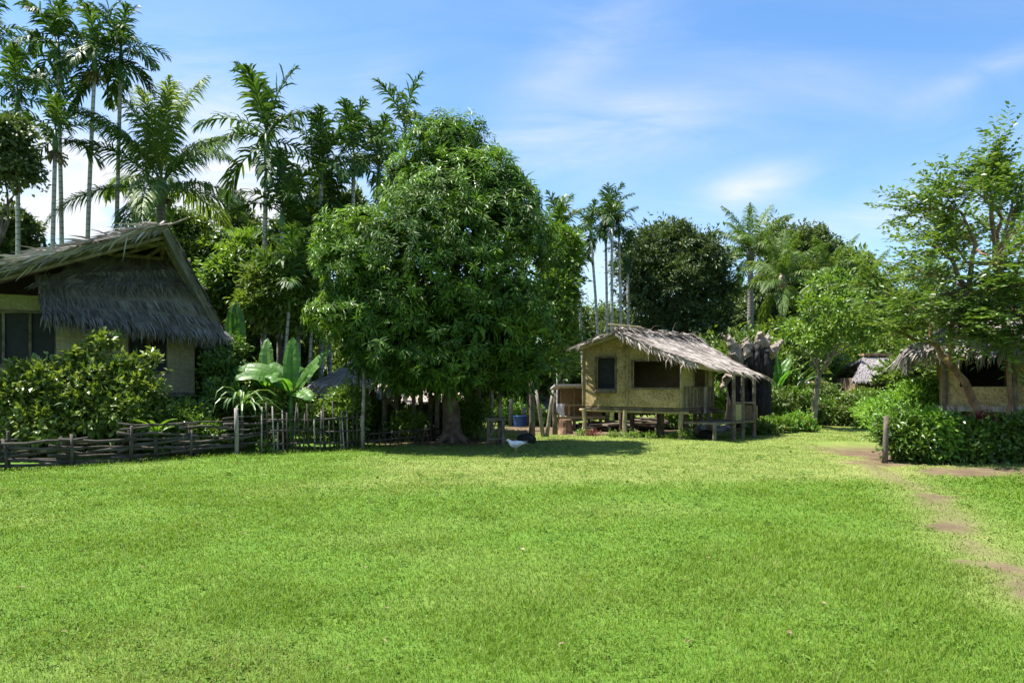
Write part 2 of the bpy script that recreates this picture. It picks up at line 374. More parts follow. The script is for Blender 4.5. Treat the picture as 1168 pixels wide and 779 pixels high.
def dirt_f(x, y):
    n = fbm(x, y, 1.7, 3)
    d = .9 * (1 - smooth(.02, .34, seg_dist(x, y, PATH) + (n - .5) * .5)) * (.6 + .4 * smooth(.35, .6, fbm(x, y, .8, 9)))
    for (cx, cy_), r in PATCHES:
        d = np.maximum(d, (1 - smooth(r * .35, r * 1.2, np.hypot(x - cx, (y - cy_) * .8) + (fbm(x, y, 3.1, 13) - .5) * r * 2.0)) * .95)
    # bare soil under the huts, the mango and behind the fences
    d = np.maximum(d, smooth(.4, 1.1, (1 - np.hypot((x + 2.3) / 3.4, (y - 21.4) / 2.6)) * 2.2 + (n - .5) * 1.2) * .9)
    d = np.maximum(d, smooth(.2, .8, (1 - np.hypot((x - 3.2) / 4.6, (y - 28) / 4.6)) * 3 + (n - .5)) * .97)
    d = np.maximum(d, smooth(15.2, 15.9, y + (n - .5)) * smooth(7.4, 8.0, x + (n - .5)) * smooth(21, 18, y))
    return np.clip(d, 0, 1)
def dry_f(x, y):
    n = fbm(x, y, .55, 21); n2 = fbm(x, y, 2.3, 41)
    far = smooth(11.2, 12.6, y + (fbm(x, y, .8, 5) - .5) * 1.6 - .12 * x) * smooth(-5.5, .5, x + (n - .5) * 4)
    return np.clip(smooth(.5, .85, n) * .25 + far * (.35 + .45 * n2) + (1 - smooth(.1, .9, seg_dist(x, y, PATH))) * .5, 0, 1)
def hgt(x, y):
    return (fbm(x, y, .35, 77) - .5) * .09 * smooth(2, 5, np.abs(y) + 2) + (vnoise(x, y, 1.9, 78) - .5) * .03
def axis_lin(a, b, step, far):
    core = np.arange(a, b + step / 2, step); g = []; v_, st = 0, step
    while v_ < far: st *= 1.5; v_ += st; g.append(v_)
    g = np.array(g); return np.concatenate([a - g[::-1], core, b + g])
gx = axis_lin(-22, 22, .16, 900); gy = axis_lin(-2, 36, .16, 900)
XX, YY = np.meshgrid(gx, gy); nx, ny = len(gx), len(gy)
ZZ = hgt(XX, YY) * (np.abs(XX) < 60) * (np.abs(YY) < 80)
V = np.stack([XX, YY, ZZ], -1).reshape(-1, 3)
i = np.arange((ny-1) * (nx-1)); r_, c_ = i // (nx-1), i % (nx-1); a = r_ * nx + c_
gm = MB(); gm.add(V, np.concatenate([np.stack([a, a+1, a+nx+1], 1), np.stack([a, a+nx+1, a+nx], 1)]))
m, nt, out = new_mat('lawn')
at = node(nt, 'ShaderNodeAttribute', attribute_name='dirt'); ad = node(nt, 'ShaderNodeAttribute', attribute_name='dry')
n1 = noise(nt, 2.2, 6, .65); n2 = noise(nt, 30, 4, .7)
f = math_n(nt, 'ADD', math_n(nt, 'MULTIPLY', n1, .5), math_n(nt, 'MULTIPLY', n2, .5))
green = ramp(nt, f, [(.3, (.045, .10, .014)), (.5, (.085, .165, .022)), (.72, (.14, .23, .04))])
dry = ramp(nt, f, [(.3, (.13, .15, .042)), (.5, (.21, .23, .07)), (.72, (.31, .3, .12))])
soil = ramp(nt, f, [(.3, (.055, .038, .024)), (.5, (.125, .088, .055)), (.72, (.22, .165, .11))])
c = mixc(nt, math_n(nt, 'MULTIPLY', ad.outputs['Fac'], .9), green, dry); c = mixc(nt, at.outputs['Fac'], c, soil)
b = node(nt, 'ShaderNodeBsdfPrincipled'); b.inputs['Roughness'].default_value = .95; b.inputs['Specular IOR Level'].default_value = .1
nt.links.new(c, b.inputs['Base Color'])
bp = node(nt, 'ShaderNodeBump'); bp.inputs['Strength'].default_value = .7; bp.inputs['Distance'].default_value = .03
nt.links.new(n2, bp.inputs['Height']); nt.links.new(bp.outputs[0], b.inputs['Normal'])
nt.links.new(b.outputs[0], out.inputs['Surface'])
ground = gm.build('ground', m, smooth=True); structure(ground)
def fattr(o, name, vals):
    at_ = o.data.attributes.new(name, 'FLOAT', 'POINT'); at_.data.foreach_set('value', np.asarray(vals, np.float32))
fattr(ground, 'dirt', dirt_f(V[:, 0], V[:, 1])); fattr(ground, 'dry', dry_f(V[:, 0], V[:, 1]))

# grass blades
m, nt, out = new_mat('grass_blade')
ad = node(nt, 'ShaderNodeAttribute', attribute_name='dry'); g = node(nt, 'ShaderNodeNewGeometry')
n1 = noise(nt, .9, 4, .6)
n0 = noise(nt, .28, 3, .55)
f = math_n(nt, 'ADD', math_n(nt, 'MULTIPLY', g.outputs['Random Per Island'], .5), math_n(nt, 'ADD', math_n(nt, 'MULTIPLY', n1, .35), math_n(nt, 'MULTIPLY', n0, .4)))
f = math_n(nt, 'SUBTRACT', f, .12)
gc = ramp(nt, f, [(.0, (.075, .152, .013)), (.5, (.13, .222, .017)), (1, (.21, .29, .042))])
dc = ramp(nt, f, [(.15, (.14, .19, .04)), (.5, (.24, .28, .08)), (.85, (.42, .40, .18))])
c = mixc(nt, ad.outputs['Fac'], gc, dc)
b = node(nt, 'ShaderNodeBsdfPrincipled'); b.inputs['Roughness'].default_value = .6; b.inputs['Specular IOR Level'].default_value = .2
nt.links.new(c, b.inputs['Base Color'])
t = node(nt, 'ShaderNodeBsdfTranslucent'); nt.links.new(mixc(nt, 1.0, c, (1.25, 1.2, .6), 'MULTIPLY'), t.inputs['Color'])
mx = node(nt, 'ShaderNodeMixShader'); mx.inputs[0].default_value = .35
nt.links.new(b.outputs[0], mx.inputs[1]); nt.links.new(t.outputs[0], mx.inputs[2]); nt.links.new(mx.outputs[0], out.inputs['Surface'])
GRASS = m
FENCE = [gpx(-230, 546), gpx(0, 535), gpx(90, 531), gpx(150, 528), gpx(262, 520), gpx(330, 516), gpx(415, 511)]
def grass():
    N = 760000
    d = 2.6 * np.exp(rng.uniform(0, math.log(29 / 2.6), N)); x = rng.uniform(-1, 1, N) * (d * .80 + 1.6)
    k = fbm(x, d, 1.1, 61); di = dirt_f(x, d); dr = dry_f(x, d)
    fx = np.interp(x, [p[0] for p in FENCE], [p[1] for p in FENCE], left=12, right=40)
    keep = (rng.uniform(0, 1, N) > di * 1.05) & (d < fx + .25) & ~((d > 16.2) & (x > 8.3) & (d < 21))
    keep &= rng.uniform(0, 1, N) < (.55 + .6 * k)
    x, d, k, dr, di = x[keep], d[keep], k[keep], dr[keep], di[keep]; N = len(x)
    tall = smooth(.45, .75, k) * (1 - dr) ; fd = np.abs(np.interp(x, [p[0] for p in FENCE], [p[1] for p in FENCE], left=12, right=60) - d)
    tall = np.maximum(tall, (1 - smooth(.2, .9, fd)) * 1.6)
    h = (.033 + .02 * tall + .02 * rng.uniform(0, 1, N) ** 2) * (1 - .45 * dr) * rng.uniform(.6, 1.3, N)
    stray = rng.uniform(0, 1, N) < .01; h = np.where(stray, h * 1.6, h)
    w = np.maximum(.0036, .00088 * d) * rng.uniform(.7, 1.3, N)
    az = rng.uniform(0, 2 * math.pi, N); lean = rng.uniform(.15, .95, N)
    hv = np.stack([np.cos(az), np.sin(az), np.zeros(N)], 1); side = np.stack([-np.sin(az), np.cos(az), np.zeros(N)], 1)
    tw = rng.uniform(-1, 1, (N, 1)); side = nrm(side + hv * tw)
    d0 = nrm(hv * lean[:, None] * .7 + np.array([0, 0, 1.0])); d1 = nrm(hv * (lean[:, None] * 2.0 + .2) + np.array([0, 0, .75]))
    base = np.stack([x, d, hgt(x, d) - .006], 1)
    mb = MB(); mb.blades(base, d0, d1, h * 1.25, w, side)
    o = mb.build('grass', GRASS); o['kind'] = 'stuff'
    o['label'] = 'short bright green lawn grass filling the foreground clearing'; o['category'] = 'grass'
    fattr(o, 'dry', np.repeat(np.clip(dr * .9 + (rng.uniform(0, 1, N) < .08) * .8, 0, 1), 5))
grass()
def weeds():
    N = 3600; d = 3 * np.exp(rng.uniform(0, math.log(6.5), N)); x = rng.uniform(-1, 1, N) * (d * .8 + 1.5); k = fbm(x, d, 1.3, 91) + .25 * fbm(x, d, .3, 92)
    fx = np.interp(x, [p[0] for p in FENCE], [p[1] for p in FENCE], left=12, right=40); ok = (k > .66) & (d < fx - .2) & (dirt_f(x, d) < .5) & ~((d > 15) & (x > 7.5)); x, d = x[ok], d[ok]; n_ = len(x); per = 6
    X = np.repeat(np.stack([x, d, hgt(x, d) + .035], 1), per, 0) + rng.normal(0, .03, (n_ * per, 3)) * np.array([1, 1, .25]); az = rng.uniform(0, 6.28, n_ * per)
    mb = MB(); mb.leaves(X, np.stack([np.cos(az), np.sin(az), rng.uniform(.0, .7, n_ * per)], 1), np.tile(UP, (n_ * per, 1)) + rng.normal(0, .3, (n_ * per, 3)), rng.uniform(.025, .055, n_ * per) * np.repeat(np.clip(d / 8, .8, 1.6), per), rng.uniform(.016, .03, n_ * per) * np.repeat(np.clip(d / 8, .8, 1.6), per))
    o = mb.build('lawn_weeds', M['weed']); o['kind'] = 'stuff'; o['label'] = 'small broad leaved weeds growing in patches among the lawn grass'; o['category'] = 'weeds'
def litter():
    N = 120; d = rng.uniform(4.5, 22, N); x = rng.uniform(-1, 1, N) * d * .75
    k = (x > -7 - .1 * d); x, d = x[k], d[k]
    N2 = 420; x2 = rng.normal(-1.6, 1.6, N2); d2 = rng.normal(20.2, 1.0, N2)
    x = np.concatenate([x, x2, rng.uniform(8, 12.5, 120)]); d = np.concatenate([d, d2, rng.normal(15.3, .35, 120)]); N = len(x)
    az = rng.uniform(0, 6.28, N); mb = MB()
    mb.leaves(np.stack([x, d, hgt(x, d) + .03], 1), np.stack([np.cos(az), np.sin(az), rng.uniform(-.1, .3, N)], 1), np.stack([rng.normal(0, .3, N), rng.normal(0, .3, N), np.ones(N)], 1), rng.uniform(.03, .085, N), rng.uniform(.015, .035, N))
    o = mb.build('fallen_leaves', M['litter']); o['kind'] = 'stuff'; o['label'] = 'dry brown leaves scattered over the grass and soil'; o['category'] = 'leaves'
litter(); weeds()

# ------------------------------------------------------------------ foliage generators
def rdir(n):
    return nrm(rng.normal(0, 1, (n, 3)))
def lobe_points(lobes, n, lo=.72, hi=1.04, under=.45):
    lobes = np.asarray(lobes, float); C, R = lobes[:, :3], lobes[:, 3:]
    p = (R[:, 0] * R[:, 1]) + (R[:, 0] * R[:, 2]); p /= p.sum()
    pts, outs = [], []; got = 0
    while got < n:
        k = rng.choice(len(lobes), n, p=p); D = rdir(n)
        flip = (D[:, 2] < -.1) & (rng.uniform(0, 1, n) > under); D[flip, 2] *= -1
        r = rng.uniform(lo, hi, n) ** .7
        X = C[k] + D * R[k] * r[:, None]
        fq = 1.5 / np.clip(R[k].mean(1), .25, 2.2) ; jx = X[:, 0] * fq; jy = (X[:, 1] + 3.1) * fq; jz = X[:, 2] * fq
        nz = .6 * vnoise(jx + jz * .63, jy + jz * 1.31, 1.0, 5) + .4 * vnoise(jx * 2.3 - jz * 1.7, jy * 2.1 + jz * 2.6, 1.0, 6)
        X = C[k] + D * R[k] * (r * (.56 + .8 * nz))[:, None]
        q = ((X[:, None, :] - C[None]) / R[None]); q = (q ** 2).sum(-1); q[np.arange(n), k] = 9
        ok = (q.min(1) > (lo * .75) ** 2) & (rng.uniform(0, 1, n) < smooth(.18, .42, nz) + .12)
        pts.append(X[ok]); outs.append(nrm(D / R[k])[ok]); got += ok.sum()
    return np.concatenate(pts)[:n], np.concatenate(outs)[:n]
def sprays(mb, lobes, n, per, ll, lw, r, droop=.3, lo=.72, hi=1.04, under=.45, flat=.55, up=.8):
    c, o = lobe_points(lobes, n, lo, hi, under)
    C = np.repeat(c, per, 0); O = np.repeat(o, per, 0); N = len(C)
    rr = np.repeat(rng.uniform(.5, 1.0, n) + .9 * (rng.uniform(0, 1, n) ** 4), per)[:, None]
    sh = np.repeat(nrm(o * .8 + UP * .25 + rng.normal(0, .5, (n, 3))), per, 0)
    tt = np.tile(np.linspace(-1, 1, per), n)[:, None]
    off = rng.normal(0, .42, (N, 3)) * r * rr * (1.15 - .5 * tt); off[:, 2] *= flat
    off = off + sh * tt * r * rr * 1.6 - UP * (tt > 0) * tt ** 2 * r * rr * droop
    ax = nrm(off * .3 / r + sh * .5 + O * .3 + rng.normal(0, .5, (N, 3)) - UP * droop)
    no = nrm(UP * up + O * .45 + rng.normal(0, .4, (N, 3)))
    mb.leaves(C + off, ax, no, ll * rng.uniform(.65, 1.25, N), lw * rng.uniform(.75, 1.25, N))
def whorls(mb, lobes, n, per, ll, lw, droop=.45, lo=.8, hi=1.05, under=.5):
    c, o = lobe_points(lobes, n, lo, hi, under)
    wz = vnoise(c[:, 0] * 1.5 + c[:, 2] * .9, c[:, 1] * 1.5 + c[:, 2] * 1.3, 1.0, 9); c = c + o * ((wz - .5) * .75)[:, None]; kp = wz > .2; c, o = c[kp], o[kp]; n = len(c)
    sh = nrm(o + UP * .5 + rng.normal(0, .35, (n, 3)))
    a = nrm(cr3(sh, rdir(n))); b = cr3(sh, a)
    C = np.repeat(c, per, 0); SH = np.repeat(sh, per, 0); A = np.repeat(a, per, 0); B = np.repeat(b, per, 0); N = len(C)
    ph = np.tile(np.arange(per) * 2.4, n) + rng.uniform(-.3, .3, N); st = np.tile(np.linspace(-.12, .02, per), n)
    rad = A * np.cos(ph)[:, None] + B * np.sin(ph)[:, None]
    lift = rng.uniform(-.15, .45, N)[:, None]
    ax = nrm(rad + SH * lift - UP * (droop * rng.uniform(.3, 1.5, N))[:, None])
    no = nrm(SH + rad * .2 + rng.normal(0, .15, (N, 3)))
    sc = np.repeat(rng.uniform(.75, 1.2, n), per)
    mb.leaves(C + SH * st[:, None] + rad * .01, ax, no, ll * sc * rng.uniform(.8, 1.15, N), lw * sc, fold=.18)
def limb(mb, p0, p1, r0, r1, wob=.12, k=6, n=7):
    p0, p1 = np.asarray(p0, float), np.asarray(p1, float); L = np.linalg.norm(p1 - p0)
    t = np.linspace(0, 1, k)[:, None]; pts = p0 + (p1 - p0) * t + UP * L * .08 * np.sin(t * math.pi)
    pts[1:-1] += rng.normal(0, wob * L / k, (k - 2, 3))
    mb.tube(pts, np.linspace(r0, r1, k), n, .06); return pts

# ------------------------------------------------------------------ palms
def frond_mesh(name, mat, L, pairs, ll, lw, e0, e1, a0=80, a1=22, lift=.25, droop=.5, pet=.12, pw=1.25, jag=.12, bend=.8):
    k = 14; s = np.linspace(0, 1, k); e = e0 + (e1 - e0) * s ** pw
    seg = L / (k - 1); pts = np.zeros((k, 3))
    for i in range(1, k):
        em = (e[i] + e[i-1]) / 2; pts[i] = pts[i-1] + seg * np.array([math.cos(em), 0, math.sin(em)])
    mb = MB(); mb.tube(pts, np.linspace(.022, .005, k) * (L / 2) ** .5, 5)
    ss = np.linspace(pet, .99, pairs)
    for sd in (-1, 1):
        q = np.clip(ss + rng.normal(0, .004, pairs), 0, 1); ee = e0 + (e1 - e0) * q ** pw
        X = np.stack([np.interp(q, s, pts[:, j]) for j in range(3)], 1)
        T = np.stack([np.cos(ee), np.zeros(pairs), np.sin(ee)], 1); Nn = np.stack([-np.sin(ee), np.zeros(pairs), np.cos(ee)], 1)
        Sd = np.tile([0, sd, 0], (pairs, 1)).astype(float)
        a = np.radians(a0 + (a1 - a0) * (q - pet) / (1 - pet)) + rng.normal(0, jag, pairs)
        d0 = nrm(T * np.cos(a)[:, None] + Sd * np.sin(a)[:, None] + Nn * (lift + rng.normal(0, jag, pairs))[:, None])
        d1 = nrm(d0 - UP * (droop * rng.uniform(.6, 1.4, pairs))[:, None]); d2 = nrm(d1 - UP * (droop * bend))
        prof = np.sin(np.clip((q - pet) / (1 - pet) * .86 + .14, 0, 1) * math.pi) ** .55
        ln = ll * prof * rng.uniform(.85, 1.1, pairs); sidev = nrm(cr3(d0, Nn)); sw = nrm(cr3(d1, Nn))
        w = lw * (.5 + .5 * prof)
        m1 = X + d0 * (ln * .35)[:, None]; m2 = m1 + d1 * (ln * .35)[:, None]; tp = m2 + d2 * (ln * .3)[:, None]
        V = np.stack([X - sidev * w[:, None] * .25, X + sidev * w[:, None] * .25, m1 + sidev * w[:, None] * .5, m1 - sidev * w[:, None] * .5,
                      m2 + sw * w[:, None] * .42, m2 - sw * w[:, None] * .42, tp], 1).reshape(-1, 3)
        b = np.arange(pairs)[:, None] * 7
        mb.add(V, np.concatenate([b + np.array([f_]) for f_ in ((0, 1, 2), (0, 2, 3), (3, 2, 4), (3, 4, 5), (5, 4, 6))]))
    return mb.mesh(name, mat)
R = math.radians
ARECA = [[frond_mesh('areca_frond', M['areca'], L, 27, .72, .078, R(e0), R(e1), 64, 14, .28, .62, .14, jag=.2) for L in (1.9, 2.1)]
         for e0, e1 in ((84, 48), (66, 5), (40, -42), (12, -72), (-25, -84))]
COCO = [[frond_mesh('coconut_frond', M['coco'], L, 84, 1.0, .058, R(e0), R(e1), 62, 20, .1, .8, .12, jag=.16) for L in (3.9, 4.3)]
        for e0, e1 in ((80, 40), (60, 2), (38, -35), (12, -55), (-18, -78))]
DRYF = frond_mesh('dry_coconut_frond', M['dryfrond'], 3.4, 46, .7, .045, R(-20), R(-86), 60, 15, 0, .9, .14)

def palm_trunk(base, top, r0, r1, root, mat, k=9):
    base, top = np.asarray(base, float), np.asarray(top, float)
    t = np.linspace(0, 1, k)[:, None]; pts = base + (top - base) * t
    h = np.hypot(*(top - base)[:2]); pts += nrm(np.array([*(top - base)[:2], 0])) * h * -.25 * np.sin(t * math.pi)
    rr = np.linspace(r0, r1, k); rr[0] *= 1.35
    mb = MB(); mb.tube(pts, rr, 9, .02); return mb.build('trunk', mat, root, True)
def trunk_mat(name, c0, c1, ring):
    m, nt, out = new_mat(name)
    g = node(nt, 'ShaderNodeNewGeometry'); sp_ = node(nt, 'ShaderNodeSeparateXYZ'); nt.links.new(g.outputs['Position'], sp_.inputs[0])
    n_ = noise(nt, 4, 4, .6)
    z = math_n(nt, 'ADD', math_n(nt, 'MULTIPLY', sp_.outputs[2], ring), math_n(nt, 'MULTIPLY', n_, .5)); fr = math_n(nt, 'FRACT', z, None)
    f_ = math_n(nt, 'MULTIPLY', math_n(nt, 'LESS_THAN', fr, .16), .6); f_ = math_n(nt, 'ADD', f_, math_n(nt, 'MULTIPLY', n_, .6))
    c_ = ramp(nt, f_, [(.2, c1), (.9, c0)])
    b_ = node(nt, 'ShaderNodeBsdfPrincipled'); b_.inputs['Roughness'].default_value = .8; nt.links.new(c_, b_.inputs['Base Color']); nt.links.new(b_.outputs[0], out.inputs['Surface']); return m
M['areca_trunk'] = trunk_mat('ringed_palm_trunk', (.14, .135, .115), (.44, .42, .37), 4.5)
M['coco_trunk'] = trunk_mat('coconut_trunk', (.08, .07, .055), (.27, .24, .2), 6)

def areca(px_base, cpx, cpy, d, label, s=1.0, hang=.5, nf=9, cat='palm', r=.085, fruit=False, group=None, up=2):
    base = G(px_base, d, 0); top = P(cpx, cpy, d)
    root = thing('areca_palm', label, cat, base, 0, group)
    palm_trunk(base, top, r * 1.15, r * .8, root, M['areca_trunk'])
    loc = top - base; mb = MB(); mb.tube([top - UP * .1, top + UP * .25 * s, top + UP * .8 * s], [r * .95, r * 1.25, r * .55], 8); mb.build('crown_shaft', M['shaft'], root, True)
    a0 = rng.uniform(0, 6.28)
    for i in range(nf):
        t = i / (nf - 1)
        lv = 0 if i < up else min(4, int(1 + (t - up / nf) * (2.2 + 2.6 * hang) + rng.uniform(-.2, .5)))
        link_mesh('frond', ARECA[max(0, lv)][i % 2], root, tuple(loc + UP * (.78 - .35 * t) * s), (rng.uniform(-.12, .12), rng.uniform(-.12, .12), a0 + i * 2.4 + rng.uniform(-.25, .25)), s * rng.uniform(.88, 1.12))
    if fruit:
        mb = MB()
        for j in range(46):
            h_ = nrm(np.append(rng.normal(0, 1, 2), 0)); c_ = top - UP * rng.uniform(.0, .12); q_ = c_ + h_ * rng.uniform(.15, .42) - UP * rng.uniform(.05, .45)
            mb.tube([c_, c_ + h_ * .12, q_ * .7 + c_ * .3, q_, q_ - UP * .05], [.01, .012, .02, .035, .008], 5, .1)
        fo = mb.build('fruit_cluster', M['fruit'], root, True); fo['kind'] = 'stuff'
    return root
def coconut(px_base, cpx, cpy, d, label, s=1.0, nf=20, r=.17, cat='palm', hang=1.0, dry=0, az0=None):
    base = G(px_base, d, 0); top = P(cpx, cpy, d)
    root = thing('coconut_palm', label, cat, base)
    palm_trunk(base, top, r * 1.2, r * .85, root, M['coco_trunk'])
    mb = MB(); mb.tube([top - UP * .25, top + UP * .15, top + UP * .7], [r * .9, r * 1.2, r * .5], 9, .15); mb.build('crown_heart', M['dryfrond'], root, True)
    loc = top - base; a0 = rng.uniform(0, 6.28) if az0 is None else az0
    for i in range(nf):
        t = i / (nf - 1); lv = min(4, int(t * 4.2 * hang + rng.uniform(0, .9)))
        link_mesh('frond', COCO[lv][i % 2], root, tuple(loc + UP * (.55 - .5 * t) * s), (rng.uniform(-.15, .15), rng.uniform(-.15, .15), a0 + i * 2.4 + rng.uniform(-.2, .2)), s * rng.uniform(.85, 1.1))
    for i in range(dry):
        link_mesh('dead_frond', DRYF, root, tuple(loc - UP * .1), (0, 0, rng.uniform(0, 6.28)), s)
    mb = MB()
    for j in range(9):
        an = j * .7; c_ = top - UP * rng.uniform(.1, .4) + np.array([math.cos(an), math.sin(an), 0]) * .3 * s
        mb.tube([c_ - UP * .12, c_ - UP * .06, c_ + UP * .06, c_ + UP * .12], [.02, .1, .1, .02], 7)
    mb.build('coconut_bunch', M['fruit'], root, True)
    return root

# ------------------------------------------------------------------ thatch
def thatch(mb, A, B, C, D, thick=.12, dens=26, row=.2, sl=(.4, .75), sw=(.025, .055), hang=.25, lift=.05, sag=0.0, fringe=True, rag=.35, slabonly=False, jit=.25):
    # A,B ridge ends; C,D eave ends below A and B
    A, B, C, D = [np.asarray(q, float) for q in (A, B, C, D)]
    n = nrm(cr3(B - A, C - A)); n = n if n[2] > 0 else -n
    def at(u, v):
        u = np.asarray(u, float)[..., None]; v = np.asarray(v, float)[..., None]
        return (A*(1-u)+B*u)*(1-v) + (C*(1-u)+D*u)*v - UP * sag * np.sin(v * math.pi)
    gu, gv = np.meshgrid(np.linspace(0, 1, 14), np.linspace(0, 1, 10)); top = at(gu, gv)
    top = top + n * (rng.normal(0, .018, gu.shape)[..., None]); bot = at(gu, gv) - n * thick
    V = np.concatenate([top.reshape(-1, 3), bot.reshape(-1, 3)]); Fc = []; N = 140
    for r__ in range(9):
        for c__ in range(13):
            a_ = r__ * 14 + c__; Fc += [(a_, a_+1, a_+15), (a_, a_+15, a_+14), (N+a_, N+a_+15, N+a_+1), (N+a_, N+a_+14, N+a_+15)]
    edge = [(i_, i_+1) for i_ in range(13)] + [(126+i_, 126+i_+1) for i_ in range(13)] + [(14*i_, 14*(i_+1)) for i_ in range(9)] + [(14*i_+13, 14*(i_+1)+13) for i_ in range(9)]
    for p_, q_ in edge: Fc += [(p_, q_, q_+N), (p_, q_+N, p_+N)]
    mb.add(V, Fc)
    if slabonly: return
    Ls = (np.linalg.norm(C - A) + np.linalg.norm(D - B)) / 2; Wd = (np.linalg.norm(B - A) + np.linalg.norm(D - C)) / 2
    rows = max(3, int(Ls / row)); per = int(Wd * dens)
    v = np.repeat(np.linspace(-.02, .985, rows), per); N = len(v); u = rng.uniform(-.01, 1.01, N); v = v + rng.normal(0, jit / rows, N)
    base = at(u, v) + n * rng.uniform(.005, .03, N)[:, None]
    down = nrm(at(u, v + .05) - at(u, v)); along = nrm(B - A)
    d0 = nrm(down + along * rng.normal(0, .14, N)[:, None] + n * (lift * rng.uniform(.2, 1.6, N))[:, None])
    last = np.clip((v - .8) / .2, 0, 1)[:, None]
    d1 = nrm(d0 - UP * hang * last * rng.uniform(.3, 1.5, N)[:, None] - n * .05 + rng.normal(0, .06, (N, 3)))
    side = nrm(along + n * rng.normal(0, .25, N)[:, None])
    ln = rng.uniform(*sl, N) * (1 + rag * (rng.uniform(0, 1, N) < .08))
    mb.blades(base, d0, d1, ln, rng.uniform(*sw, N), side)
    if fringe:   # ragged gable edges
        for e_ in (0, 1):
            k = int(Ls * dens * .9); v = rng.uniform(0, 1, k); uu = np.full(k, float(e_)); b0 = at(uu, v) + n * rng.uniform(-thick, .02, k)[:, None]
            outd = (A - B if e_ == 0 else B - A); dd = nrm(down[:1] * .8 + nrm(outd) * .35 + rng.normal(0, .2, (k, 3)) - UP * .2)
            mb.blades(b0, dd, nrm(dd - UP * .35), rng.uniform(.2, .45, k), rng.uniform(.02, .05, k), nrm(UP + rng.normal(0, .4, (k, 3))))


